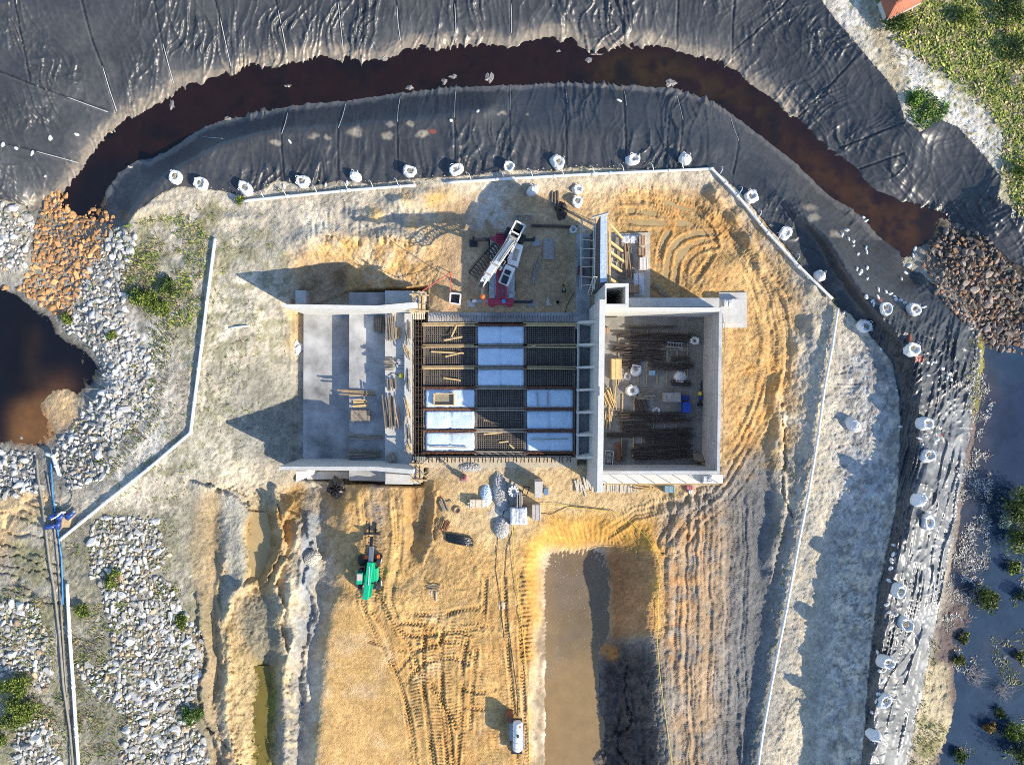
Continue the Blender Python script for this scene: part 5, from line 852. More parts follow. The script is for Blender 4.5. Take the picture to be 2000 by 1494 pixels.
q.tube([J1-jp*.9, J1+jp*.9], .07, 5); q.tube([J1+jp*.9, J1+jp*.9+jd*.08], .08, 5); q.tube([J0, A0+bd*.25], .06, 5); part(q, 'lattice_jib', mBlk)
hk = P(942.5,579,2.1); q = MB()
for du in (-2, 1, 5): q.tube([A1+pr*(du*.05)-Vector((0,0,.3)), (hk[0]+du*.03, hk[1], 2.5)], .018, 4)
part(q, 'hoist_rope', mStl); o = part(MB().lathe((hk[0], hk[1], 1.6), [(.1, 0), (.26, .2), (.3, .5), (.2, .8), (.08, .9)], 12), 'hook_block', mOr, sm=True); MB().tube([(hk[0]+.1, hk[1]-.2, 1.6), (hk[0]+.2, hk[1]-.7, 1.2), (hk[0]+.25, hk[1]-1.1, .9)], .09, 6).build('hook', mOr, o)
part(MB().lathe(P(984,588.5,1.35), [(.22, 0), (.22, .2), (.1, .28)], 12), 'blue_lid', mBluH)
# ================================================================ telehandler
t = thing('telehandler', P(722, 1118, zg(722, 1118)), 'bright green telescopic handler with its boom lowered on the orange ramp', 'telehandler'); z0 = zg(722, 1118)
def Q(u, v, z): return P(u, v, z0+z)
part(MB().pq([(712,1100),(736,1100),(736,1150),(712,1150)], z0+.6, z0+1.2), 'chassis', mBlk, bev=.05); part(MB().pq([(727,1110),(737,1110),(737,1135),(727,1135)], z0+.8, z0+1.75), 'engine_cover', mGrn, bev=.06)
part(MB().beam(Q(724,1097,2.1), Q(714,1170,2.5), .62, .7), 'boom', mGrn, bev=.06); part(MB().beam(Q(728,1099,1.9), Q(726,1136,2.1), .5, .4), 'boom_tray', mGrn); part(MB().beam(Q(726,1140,1.5), Q(722,1166,1.9), .35, .35), 'counterweight_arm', mGrn)
part(MB().beam(Q(722.5,1100,2.3), Q(720,1142,2.62), .07, .3), 'boom_rail', mCraneW); part(MB().beam(Q(724,1097,1.95), Q(726,1068,1.2), .42, .45), 'inner_boom', mStl); part(MB().beam(Q(724,1072,1.1), Q(726,1048,.7), .3, .3), 'fork_neck', mBlk)
q = MB().beam(Q(711,1041.5,.6), Q(742,1041,.6), .18, .5)
for u in (721, 733): q.beam(Q(u,1041,.2), Q(u,1021,.2), .14, .1)
part(q, 'fork_carriage', mBlk); o = part(MB().pq([(695,1119),(708,1119),(708,1141),(695,1141)], z0+.8, z0+2.5), 'cab', mGrn, bev=.08); MB().pq([(697,1121),(706.5,1121),(706.5,1134),(697,1134)], z0+2.5, z0+2.56).build('roof_hatch', M('dusty_pink', (.55,.42,.38), .7, .2, 4), o); MB().pq([(700,1112),(708,1112),(708,1119),(700,1119)], z0+1.4, z0+2.2).build('windscreen', mGlass, o)
for u, v, tn in ((706,1094,.25),(741,1094,-.25),(741,1139,.12),(705,1142,0)):
    c = Vector(Q(u, v, .6)); d = Vector((math.cos(tn), math.sin(tn), 0))*.22; o = part(MB().tube([c-d, c-d*.9, c+d*.9, c+d], [.55, .62, .62, .55], 18), 'wheel', mRub, sm=False); MB().tube([c-d*1.08, c+d*1.08], .3, 12).build('rim', mCraneW if u > 720 else mDust, o)
part(MB().beam(Q(709,1094,.6), Q(738,1094,.6), .3, .25), 'axle', mBlk); part(MB().pq([(712,1086),(716,1086),(716,1092),(712,1092)], z0+.9, z0+1.2), 'lamp', mOr); part(MB().pq([(736,1084),(741,1084),(741,1090),(736,1090)], z0+.9, z0+1.2), 'lamp', mOr)
# ================================================================ water tanker
z0 = zg(1010, 1440); t = thing('water_tanker', P(1010, 1440, z0), 'small white water tanker trailer with ribbed barrel at the bottom edge', 'tanker')
c0 = Vector(Q(1011,1408,1.75)); c1_ = Vector(Q(1011,1466,1.75)); d = (c1_-c0); r0 = .52
part(MB().tube([c0, c0+d*.02, c0+d*.06, c0+d*.94, c0+d*.98, c1_], [.2, .42, .52, .52, .42, .2], 24), 'barrel', mWhite, sm=True)
q = MB()
for f in (.28, .48, .66, .86): q.tube([c0+d*f, c0+d*(f+.008)], .535, 24)
part(q, 'band', mDust); part(MB().lathe(c0+d*.42+Vector((.05,0,.48)), [(.16, 0), (.16, .14), (.1, .17)], 12), 'filler_cap', M('olive_lid', (.05,.08,.02), .6, .1, 3)); part(MB().box(c0+d*.12+Vector((.18,0,.42)), (.3, .26, .08)), 'warning_plate', mOr)
part(MB().pq([(998,1404),(1020,1404),(1020,1472),(998,1472)], z0+.55, z0+.8), 'chassis', mBlk); part(MB().beam(Q(1011,1470,.7), Q(1012,1480,.6), .14, .14), 'tow_bar', mBlk); part(MB().pq([(995,1412),(1001,1412),(1001,1446),(995,1446)], z0+.8, z0+1.25), 'side_locker', mStl); part(MB().beam(Q(1021,1410,1.2), Q(1023,1462,1.2), .12, .1), 'side_rail', mStl)
for u in (999, 1021): 
    for v in (1424, 1452): c = Vector(Q(u, v, .42)); o = part(MB().tube([c-Vector((.13,0,0)), c+Vector((.13,0,0))], .42, 16), 'wheel', mRub); MB().tube([c-Vector((.14,0,0)), c+Vector((.14,0,0))], .2, 10).build('rim', mStl, o)
one('round_drum', MB().lathe(G(995, 1391, 0), [(.4, 0), (.42, .1), (.42, 1.5), (.38, 1.55)], 14), mRust, 'rust brown drum standing beside the water tanker', 'drum')
# ================================================================ yard below the bays
def heap(name, u, v, ru, rv, h, mat, label, cat, rot=0, seed=0, n=26, st=420):
    """a spread of loose stones: dome plus the stones lying on it"""
    c = G(u, v); mb = lump((c[0], c[1], c[2]-.05), PX(ru), PX(rv), h*.8, 30, 7, .10, seed, R(rot)); rr = random.Random(seed); co, si = math.cos(R(rot)), math.sin(R(rot))
    for k in range(st):
        a = rr.uniform(0, 6.283); q = math.sqrt(rr.random())*1.12; x, y = PX(ru)*q*math.cos(a), PX(rv)*q*math.sin(a); s = rr.uniform(.07, .17); z = c[2]+h*.8*math.sqrt(max(0, 1-q*q))**1.2-.02
        p = (c[0]+x*co-y*si, c[1]+x*si+y*co, z); mb.add([(p[0]+s*rr.uniform(.7, 1.2), p[1], p[2]), (p[0], p[1]+s*rr.uniform(.6, 1.1), p[2]), (p[0]-s*rr.uniform(.7, 1.2), p[1]+rr.uniform(-.03, .03), p[2]), (p[0], p[1]-s, p[2]), (p[0]+rr.uniform(-.04, .04), p[1]+rr.uniform(-.04, .04), p[2]+s*rr.uniform(.5, .9))], [(0, 1, 4), (1, 2, 4), (2, 3, 4), (3, 0, 4)])
    return one(name, mb, mat, label, cat)
heap('gravel_heap', 978, 962, 14, 36, .7, mGrav, 'long pale gravel heap running down the middle of the yard', 'gravel heap', 8, 1); heap('gravel_heap', 980, 1030, 15, 20, .8, mGrav, 'rounded lower end of the gravel spread beside the wrapped pallet', 'gravel heap', 0, 2); heap('gravel_heap', 918, 912, 24, 9, .5, mGrav, 'low grey gravel spill under the lower bay ledge', 'gravel heap', 0, 3); heap('gravel_heap', 950, 968, 10, 20, .5, mGeo, 'bluish white powder heap left of the gravel', 'powder heap', 0, 4)
t = thing('cement_stand', P(1004, 959, 0), 'ring of white cement sacks around a drum in the yard', 'sacks'); q = MB()
for k in range(10): a = k*.628; c = P(1003, 959, 1.0); q.box((c[0]+.42*math.cos(a), c[1]+.42*math.sin(a), 1.0), (.36, .2, .14), a)
q.build('sack', mBag, t); MB().lathe(P(1003, 959, 0), [(.5, 0), (.5, 1.0), (.2, 1.05)], 14).build('drum', mDust, t)
t = thing('site_cabinet', P(1052, 955, 0), 'tall pale cabinet casting a long shadow in the yard', 'cabinet'); MB().pq([(1044.5,940),(1060,940),(1059,972),(1044.5,972)], 0, 2.2).build('body', M('cabinet_top', (.52,.47,.41), .7, .15, 2, .2, 10), t, bev=.03); MB().pq([(1062,954),(1071.5,954),(1071.5,967),(1062,967)], .1, .9).build('motor_box', M('slate_blue', (.12,.19,.30), .5, .15, 3), t, bev=.04); q = MB()
for v in (942, 950): q.beam(P(1060, v, 1.2), P(1069, v+.5, 1.0), .05)
q.beam(P(1069, 941, 1.0), P(1068, 955, .9), .05); q.build('handle', mDust, t)
t = thing('wheelbarrow_frame', P(1020, 958, 0), 'dark square tube frame standing beside the tall cabinet', 'frame'); q = MB(); pts = [(1018,966),(1024,950),(1034,952),(1028,968),(1018,966)]
for a, b in zip(pts[:-1], pts[1:]): q.beam(P(*a, .9), P(*b, .9), .1)
for a in pts[:4]: q.tube([P(*a, 0), P(*a, .9)], .05, 5)
q.build('tube', mBlk, t)
pile('block_pallet', 1014, 973, 30, 13, 6, 90, .1, mDust, 'row of grey concrete blocks on a pallet under the cement sacks', 'blocks', hgt=.5, messy=.01)
t = thing('wrapped_pallet', P(1013, 1004, 0), 'shiny film wrapped pallet at the centre of the yard', 'pallet'); MB().pq([(996,988),(1030,988),(1030,1025),(996,1025)], 0, .18).build('base', mTimG, t); mb = sheet(996, 989, 1030, 1025, 1.15, 1.0, 3); mb.build('wrap', mTarp, t, sm=True)
crate('board_stack', 1039, 986, 1056, 1016, 0, .9, M('grey_board', (.46,.41,.36), .7, .2, 2), 'pale boxed stack right of the film wrapped pallet', 'box'); crate('cement_pallet', 917, 976, 945, 992, 0, .7, M('sandy_sacks', (.62,.52,.38), .7, .2, 3), 'low pallet of sand coloured sacks with a white bag on top', 'pallet'); sack(921, 984, 6, .9, 'plump white sack on the low pallet in the yard', 99, grp=None, fill=False)
t = thing('compactor', P(907, 934, 0), 'small red and pink machine throwing a long shadow in the yard', 'machine'); MB().pq([(901,930),(911,930),(911,939),(901,939)], .1, .9).build('engine', mPink, t, bev=.04); MB().beam(P(906,934,.9), P(903,929,2.0), .4, .06).build('handle', mBlk, t); MB().pq([(900,929),(912,929),(912,940),(900,940)], 0, .12).build('base_plate', mStl, t); MB().tube([P(905,934,.9), P(905,934,1.15)], .1, 8).build('exhaust', mBlk, t)
t = thing('tyre', P(893, 996, 0), 'old brown tyre ring lying flat in the yard', 'tyre'); mb = MB(); c = Vector(P(893, 996, .12)); mb.tube([c+Vector((math.cos(a)*.33, math.sin(a)*.33, 0)) for a in [k*2*math.pi/20 for k in range(21)]], .11, 8, cap=False); mb.build('ring', mPly, t, sm=True)
t = thing('pipe_bundle', P(898, 1056, 0), 'bundle of black plastic pipes lying on the orange sand', 'pipe bundle'); rr = random.Random(4)
for k in range(6): dv = (k-2.5)*2.6; MB().tube([P(873+rr.uniform(-3, 3), 1050+dv, .2), P(900, 1055+dv+rr.uniform(-1, 1), .25), P(923+rr.uniform(-3, 3), 1059+dv, .2)], .14, 8).build('pipe', mBlkP, t, sm=True)
one('plastic_sheet', lump(G(660, 952, -.1), PX(20), PX(20), 1.0, 20, 7, .3, 8), mBlkP, 'crumpled heap of glossy black plastic below the lower wing wall', 'plastic sheet')
pile('ribbed_pallet', 848, 1163, 18, 18, 5, 90, .1, M('ribbed', (.62,.50,.34), .8, .1, 3), 'ribbed cream pallet pressed in the orange sand', 'pallet', messy=.01); pile('ribbed_pallet', 982, 1182, 14, 14, 5, 88, .1, M('ribbed_light', (.66,.55,.40), .8, .1, 3), 'small round topped slatted pallet left of the pond', 'pallet', messy=.02)
t = thing('white_bin', P(890, 582, 0), 'white framed open skip box beside the red safety barrier', 'skip'); q = MB(); pts = [(880,573),(900,575),(898,595),(879,592)]
for a, b in zip(pts, pts[1:]+pts[:1]): q.beam(P(*a, .7), P(*b, .7), .12, .7)
q.build('rim', mCraneW, t); MB().pq([(881,575),(899,576),(897,593),(880,591)], .1, .2).build('floor', mBlk, t)
t = thing('canvas_tripod', P(1072, 588, 0), 'pale canvas tripod tent right of the crane', 'tripod'); a, b, c, d = P(1071, 574, .1), P(1064, 597, .1), P(1079, 597, .1), P(1072, 590, 1.3); MB().add([a, b, c, d], [(0, 1, 3), (1, 2, 3), (2, 0, 3), (0, 2, 1)]).build('canvas', mTarp, t); q = MB()
for p in (a, b, c): q.tube([p, d], .04, 5)
q.build('leg', mTim, t)
crate('concrete_plate', 1061, 466, 1082, 507, .02, .22, mDust, 'flat grey plate lying on the crane yard right of the crane', 'plate')
t = thing('concrete_vibrator', P(1101, 567, 0), 'small dark motor with a round head on the crane yard', 'motor'); MB().lathe(P(1101, 568, 0), [(.22, 0), (.24, .3), (.12, .45)], 12).build('motor', mBlk, t, sm=True); MB().box(P(1101, 566, .45), (.2, .2, .1)).build('cap', mStl, t); MB().lathe(P(1100, 557, 0), [(.12, 0), (.1, .15)], 10).build('head', mRub, t)
one('dark_stump', lump(G(1096, 412), .7, .9, .8, 12, 5, .3, 5), mPit, 'dark root stump at the head of the crane yard', 'stump'); one('rubber_bucket', MB().lathe(G(1089, 591), [(.14, 0), (.18, .3), (.13, .3), (.1, .1)], 12), mRub, 'small black bucket beside the canvas tripod', 'bucket')
crate('generator', 1129, 520, 1139, 534, .22, .95, M('red_black', (.14,.03,.03), .5, .3, 4), 'dark red generator on the narrow slab', 'generator'); crate('open_crate', 1248, 460, 1260, 478, .22, .8, mPly, 'open brown crate of dark parts at the top of the footing slab', 'crate'); crate('plywood_box', 1247, 484, 1261, 499, .22, .9, mPly, 'square brown plywood box, middle one on the footing slab', 'box'); crate('plywood_box', 1249, 503, 1265, 526, .22, 1.1, M('white_ply', (.62,.57,.53), .7, .12, 3), 'white topped plywood box, lowest on the footing slab', 'box'); crate('plywood_box', 1229, 556, 1250, 572, .22, 1.4, mPly, 'brown plywood form beside the square shaft', 'form box')
one('white_sheeting', sheet(1236, 532, 1258, 580, .5, .4, 5), mTarp, 'white sheeting draped by the brown plywood form', 'sheeting', sm=True); one('white_sheeting', sheet(1413, 584, 1432, 600, 1.5, .5, 6), mTarp, 'grey crumpled sheeting on the corner pad beside the wide bag', 'sheeting', sm=True); one('white_sheeting', sheet(1212, 459, 1248, 476, .5, .4, 7), mTarp, 'crumpled pale sheeting at the top of the footing slab', 'sheeting', sm=True)
crate('blue_bin', 1298, 949, 1318, 962, 0, .8, M('teal', (.20,.30,.34), .5, .15, 3), 'flat teal bin on the strip below the chamber', 'bin'); crate('red_box', 1342, 949, 1352, 956, 0, .7, mPink, 'small red box on the strip below the chamber', 'box'); crate('white_box', 1346, 957, 1353, 964, 0, .5, mWhite, 'little white box under the small red box', 'box'); one('tarpaulin', sheet(1372, 928, 1392, 944, 1.3, .6, 9), mTarp, 'crumpled white tarpaulin at the right end of the chamber footing', 'tarpaulin', sm=True)
pile('slat_panel', 1215, 954, 17, 74, 30, 90, .05, M('slat', (.52,.47,.37), .8, .2, 3), 'strip of pale slatted boarding below the chamber', 'boarding', hgt=.06, messy=.04); pile('slat_panel', 1150, 948, 26, 50, 12, 80, .05, M('slat2', (.56,.50,.40), .8, .2, 3), 'splayed pale slats at the foot of the long wall', 'boarding', hgt=.06, messy=.15)
t = thing('guard_rail', P(1290, 936, 0), 'thin guard rail on posts along the chamber footing', 'guard rail'); q = MB()
for k in range(8): u = 1185+k*31; q.tube([P(u, 943, .6), P(u, 943.5, 2.3)], .04, 5).build('post', mTim, t); q = MB()
MB().tube([P(1180, 945, 1.7), P(1405, 945, 1.7)], .04, 5).build('rail', mTim, t); MB().tube([P(1180, 946, 2.3), P(1405, 946, 2.3)], .04, 5).build('rail', mTim, t)
t = thing('guard_rail', P(1408, 760, 0), 'thin guard rail outside the right chamber wall', 'guard rail')
for k in range(9): v = 630+k*36; MB().tube([P(1413-k*.5, v, .1), P(1414-k*.5, v, 5.2)], .04, 5).build('post', mTim, t)
MB().tube([P(1416, 630, 5.0), P(1411, 925, 5.0)], .04, 5).build('rail', mTim, t)
t = thing('yellow_lid', P(784, 734, .05), 'round yellow lidded tub with a black cable on the basin slab', 'tub'); MB().lathe(P(784, 734, .05), [(.25, 0), (.27, .3), (.15, .38)], 14).build('tub', M('lemon', (.75,.58,.03), .5, .05, 3), t, sm=True); MB().tube([P(782, 734, .1), P(772, 730, .1), P(766, 728, .1), P(758, 734, .1)], .03, 4).build('cable', mRub, t)
crate('brown_board', 684, 801, 723, 822, -1.55, -1.2, mTimG, 'flat brown board stack in the shaded lower basin', 'boards'); crate('wedge_block', 756, 886, 772, 902, .05, .7, mTimG, 'grey wedge block near the lower wing wall', 'block', rot=.5); one('white_rag', lump(P(580, 680, zg(580, 680)), .7, .9, .35, 12, 5, .35, 9), mBag, 'crumpled white sacking beside the left edge of the basin', 'sacking')
heap('spoil_block', 610, 1090, 16, 13, .9, M('pale_clay', (.56,.50,.40), .95, .15, 4, .8, 8), 'pale block of clay beside the gully at left of the ramp', 'clay block', 20, 5, 8, 160)
# pump station
t = thing('pump_station', P(115, 1010, zg(115, 1010)), 'cluster of blue pumps with a loop of grey hose beside the white pipe', 'pumps'); z0 = zg(115, 1010)
for u, v, a in ((104,1008,.4),(118,1010,1.0),(98,1028,.2),(137,1006,.8),(114,1024,1.3)):
    c = Vector(Q(u, v, .5)); d = Vector((math.cos(a), math.sin(a), 0))*.5; o = part(MB().tube([c-d, c+d], .27, 10), 'pump', M('navy', (.02,.05,.20), .4, .2, 3), sm=True); MB().tube([c+d, c+d*1.5], .16, 10).build('motor', mStl, o); MB().tube([c, c+Vector((0,0,.5))], .1, 8).build('valve', mBlu, o)
part(MB().tube([Q(100,1014,.6), Q(112,1008,.9), Q(120,1000,1.0), Q(128,1000,.8)], .09, 7), 'manifold', mPVC); part(MB().tube([Q(124,1000,.5), Q(138,990,.4), Q(144,978,.3), Q(143,962,.3), Q(140,940,.4), Q(132,926,.4), Q(112,936,.4)], .05, 6), 'loop_hose', mHose); part(MB().pq([(120,1006),(136,1006),(136,1030),(120,1030)], z0+.05, z0+.5), 'skid', mTim)
# hut roof in the upper right corner
t = thing('tiled_hut', P(1760, 0, 2.6), 'small hut with orange tiled roof at the top edge among the bushes', 'hut'); zt = 4.3
qd = [(1719,-4),(1734,38),(1800,5),(1790,-40)]; MB().pq([(1726,-3),(1737,28),(1793,1),(1786,-34)], 2.0, zt-.35).build('wall', mTop, t)
r_ = MB(); a, b, c, d = [Vector(P(*x, zt-.3)) for x in qd]; m1 = (a+b)/2+Vector((.6,-.1,1.1)); m2 = (c+d)/2+Vector((0,0,1.1)); r_.add([a, b, c, d, m1, m2, a-Vector((0,0,.12)), b-Vector((0,0,.12)), c-Vector((0,0,.12)), d-Vector((0,0,.12))], [(0, 4, 5, 3), (4, 1, 2, 5), (0, 1, 4), (3, 5, 2), (0, 6, 7, 1), (1, 7, 8, 2), (2, 8, 9, 3), (3, 9, 6, 0), (9, 8, 7, 6)]); o = r_.build('roof', mTile, t); q = MB()
for k in range(11): f = (k+.5)/11; q.beam(b+(c-b)*f, m1+(m2-m1)*f+Vector((0,0,.02)), .1, .07); q.beam(a+(d-a)*f, m1+(m2-m1)*f+Vector((0,0,.02)), .1, .07)
q.build('tile_row', mTile, o); MB().beam(m1, m2, .2, .12).build('ridge', mTile, o); MB().beam(b-Vector((0,0,.15)), c-Vector((0,0,.15)), .15, .1).build('fascia', mCraneW, t)

for i, (u, v, l, w_, r_) in enumerate([(797,655,36,9,84),(796,690,20,10,70),(797,745,28,7,95),(796,800,40,6,88),(797,845,30,8,92),(797,872,14,9,60)]):
    pile('offcut_pile', u, v, l, w_, 6, r_, .76, mTimY if i % 2 else mTimG, 'broken formwork timber lying on the kerb beside the rebar trench, '+N[i]+' from the top', 'offcuts', 'offcuts on the kerb', hgt=.08, messy=.22)
# ================================================================ rocks
mRkW = M('pale_rock', (.49,.475,.435), .9, .22, 3, .6, 8, rand=.38); mRkO = M('stained_rock', (.50,.27,.11), .9, .3, 3, .6, 8, rand=.3); mRkD = M('brown_rock', (.26,.205,.16), .85, .4, 3, .6, 8, rand=.45)
def rockmesh(seed):
    rr = random.Random(seed); bm = bmesh.new()
    for k in range(16):
        v = Vector((rr.gauss(0, 1), rr.gauss(0, 1), rr.gauss(0, 1))).normalized(); bm.verts.new((v.x*rr.uniform(.8, 1.1)*1.15, v.y*rr.uniform(.8, 1.1)*.85, v.z*rr.uniform(.6, .95)*.7))
    bmesh.ops.convex_hull(bm, input=bm.verts[:]); bmesh.ops.delete(bm, geom=[v for v in bm.verts if not v.link_faces], context='VERTS')
    bmesh.ops.bevel(bm, geom=bm.edges[:], offset=.09, segments=1, affect='EDGES'); bmesh.ops.triangulate(bm, faces=bm.faces[:])
    v = np.array([tuple(x.co) for x in bm.verts]); bm.verts.index_update(); f = np.array([[x.index for x in q.verts] for q in bm.faces]); bm.free(); return v, f
RK = [rockmesh(i) for i in range(10)]
def scatter(polys, dmin, n, rlo, rhi, jit=.0, sp=None):
    out = []; cell = {}; polys = [(q, (min(p[0] for p in q), max(p[0] for p in q), min(p[1] for p in q), max(p[1] for p in q))) for q in polys]
    for q, (a, b, c, d) in polys:
        m = int((b-a)*(d-c)/(dmin*dmin)*n)
        uu = RNG.uniform(a, b, m); vv = RNG.uniform(c, d, m); ok = inpoly(q, uu, vv)
        if sp: ok &= fbm(uu, vv, sp[0], 3, 2) > sp[1]
        for u, v in zip(uu[ok], vv[ok]):
            k = (int(u//dmin), int(v//dmin))
            if any((u-x)**2+(v-y)**2 < dmin*dmin for i in (-1, 0, 1) for j in (-1, 0, 1) for x, y in cell.get((k[0]+i, k[1]+j), ())): continue
            cell.setdefault(k, []).append((u, v)); out.append((u, v, rlo+(rhi-rlo)*random.random()**2.2))
    return out
ZN_W = [[(-30,385),(66,425),(60,470),(48,525),(-30,548)],[(222,440),(268,466),(244,550),(250,640),(300,690),(296,800),(232,866),(205,930),(140,960),(108,900),(112,862),(170,800),(204,752),(190,690),(124,640),(155,560)],[(-30,880),(68,885),(74,960),(20,972),(-30,966)],[(180,1012),(300,1008),(332,1085),(286,1128),(178,1128)],[(190,1128),(320,1128),(372,1215),(398,1235),(395,1300),(380,1350),(372,1400),(400,1440),(412,1520),(225,1520),(250,1400),(158,1330),(150,1300),(215,1290),(220,1250)],[(-30,1178),(70,1180),(95,1250),(60,1308),(-30,1325)],[(30,1420),(98,1396),(126,1520),(30,1520)],[(60,1280),(100,1290),(90,1350),(66,1340)]]
ZN_O = [[(92,380),(160,376),(200,412),(226,424),(214,456),(196,500),(164,548),(142,596),(122,622),(100,606),(60,584),(34,566),(60,520),(70,450)]]
ZN_D = [[(1800,515),(1838,458),(1868,436),(1926,464),(1990,540),(2050,556),(2050,700),(1968,690),(1930,672),(1896,640),(1842,588)]]
rocks = [(u, v, r, k) for zn, k, a in ((ZN_W, 0, 1.0), (ZN_O, 1, .92), (ZN_D, 2, .95)) for u, v, r in scatter(zn, 10.2*a, 6, 5.2*a, 11.5*a)+scatter(zn, 6.2, 4, 2.4, 4.8)]
rocks += [(u, v, r, k) for u, v, r, k in [(10,562,9,1),(88,345,4,0),(216,258,4,0),(224,256,3.5,0),(255,326,4.5,0),(145,400,7,1),(168,410,5,1),(582,163,4,0),(1800,445,5,2),(1814,440,4.5,2),(1752,440,4,2),(42,856,4,0)]]
rocks.sort(key=lambda q: -q[2]); indiv = rocks[:300]; rest = rocks[300:]
MR = [mRkW, mRkO, mRkD]; nmr = ['grey_white_boulder', 'stained_boulder', 'brown_boulder']
lbs = ['angular pale grey boulder among the riprap on the left bank', 'orange stained boulder in the rock dam between the channel and the pool', 'dark brown boulder in the rock pile at the right end of the channel']; grs = ['large pale riprap boulders', 'large orange stained boulders', 'large brown boulders']
protoR = {}
def rpose(u, v, r): return (G(u, v, .02+.12*random.random()), random.uniform(0, 6.28), PX(r)*random.uniform(.85, 1.1)*np.array([random.uniform(.85, 1.2), random.uniform(.8, 1.1), random.uniform(.75, 1.15)]))
for i, (u, v, r, k) in enumerate(indiv):
    g = i % 10; p, rz, sc = rpose(u, v, r)
    if (k, g) not in protoR:
        me = bpy.data.meshes.new(nmr[k]); me.from_pydata(RK[g][0].tolist(), [], RK[g][1].tolist()); me.materials.append(MR[k]); protoR[(k, g)] = me
    o = bpy.data.objects.new(nmr[k], protoR[(k, g)]); COL.objects.link(o); o.location = p; o.rotation_euler = (random.uniform(-.3, .3), random.uniform(-.3, .3), rz); o.scale = sc; tag(o, lbs[k], 'boulder', grs[k])
for k in range(3):
    vs_, fs_, off = [], [], 0; cs_ = []
    for u, v, r, kk in rest:
        if kk != k: continue
        a, f = RK[random.randrange(10)]; p, rz, sc = rpose(u, v, r); c, s = math.cos(rz), math.sin(rz); q = a*sc; tl = random.uniform(-.35, .35)
        q = np.stack([q[:, 0]*c-q[:, 1]*s, q[:, 0]*s+q[:, 1]*c, q[:, 2]+q[:, 0]*tl], -1)+np.array(p); vs_.append(q); fs_.append(f+off); off += len(q)
        b = np.array([(.49,.475,.435),(.50,.27,.11),(.26,.205,.16)][k]); t_ = random.random(); b = b*random.uniform(.5, 1.3)
        if k == 0 and t_ < .12: b = b*np.array([1.1,.85,.6])
        if k == 2 and t_ < .3: b = b*np.array([1.25,.9,.65])
        cs_.append(np.tile(b, (len(q), 1)))
    o = put('riprap', np.concatenate(vs_), np.concatenate(fs_), M('riprap', None, .9, .22, 3, .6, 8, attr='Col'), np.concatenate(cs_), False); tag(o, kind='stuff')
# white cloth laid over stones along the liner toe
vs_, fs_, cs_, off = [], [], [], 0
for u, v, r in scatter([[(1856,580),(1874,590),(1905,630),(1915,690),(1908,780),(1898,860),(1890,860),(1898,760),(1902,690),(1890,640)],[(1868,900),(1882,930),(1868,1010),(1848,1110),(1836,1160),(1832,1150),(1856,1060)]], 7, 3, 2.2, 4.6):
    a, f = RK[random.randrange(10)]; p, rz, sc = rpose(u, v, r); vs_.append(a*sc+np.array(p)); fs_.append(f+off); off += len(a); cs_.append(np.tile(np.array((.48,.46,.42))*random.uniform(.7, 1.2), (len(a), 1)))
tag(put('shore_stones', np.concatenate(vs_), np.concatenate(fs_), mGround, np.concatenate(cs_), False), kind='stuff')
# clods and crumbs on the dug ground
vs_, fs_, cs_, off = [], [], [], 0
for polys, d, n, lo, hi, sp, col in [([[(1380,480),(1440,440),(1560,600),(1540,820),(1440,960),(1420,900),(1450,640),(1300,580),(1340,520)]], 6, .5, .5, 1.5, (20,.5), (.46,.28,.11)), ([[(820,1060),(880,1020),(900,1160),(800,1170)],[(760,1180),(960,1180),(900,1494),(800,1494)]], 7, .5, .5, 1.4, (24,.52), (.50,.30,.10)), ([[(590,390),(860,370),(860,560),(700,570),(600,490)]], 6, .6, .5, 1.8, (26,.48), (.50,.40,.26)), ([[(1290,1000),(1440,960),(1440,1494),(1300,1494)]], 8, .5, .5, 1.3, (20,.52), (.30,.23,.16)), ([[(1380,390),(1450,400),(1600,560),(1560,600)]], 6, .6, .6, 2.2, (20,.5), (.46,.42,.34)), ([[(300,400),(480,400),(560,600),(480,900),(300,900)]], 9, .5, .4, 1.3, (26,.5), (.46,.41,.32)), ([[(1640,640),(1750,700),(1750,1000),(1690,1494),(1600,1494)]], 8, .5, .4, 1.2, (22,.5), (.34,.31,.27)), ([[(350,372),(470,385),(860,352),(1300,328),(1300,312),(860,340),(470,360)]], 7, .8, .8, 2.6, None, (.50,.45,.36)), ([[(1640,60),(1760,160),(1960,330),(1940,200),(1720,40)]], 6, .5, .4, 1.4, (16,.5), (.55,.50,.42))]:
    for u, v, r in scatter(polys, d, n, lo, hi, sp=sp):
        a, f = RK[random.randrange(10)]; p, rz, sc = rpose(u, v, r); vs_.append(a*sc+np.array(p)); fs_.append(f+off); off += len(a); cs_.append(np.tile(np.array(col)*random.uniform(.7, 1.25), (len(a), 1)))
tag(put('soil_clods', np.concatenate(vs_), np.concatenate(fs_), mGround, np.concatenate(cs_), False), kind='stuff')
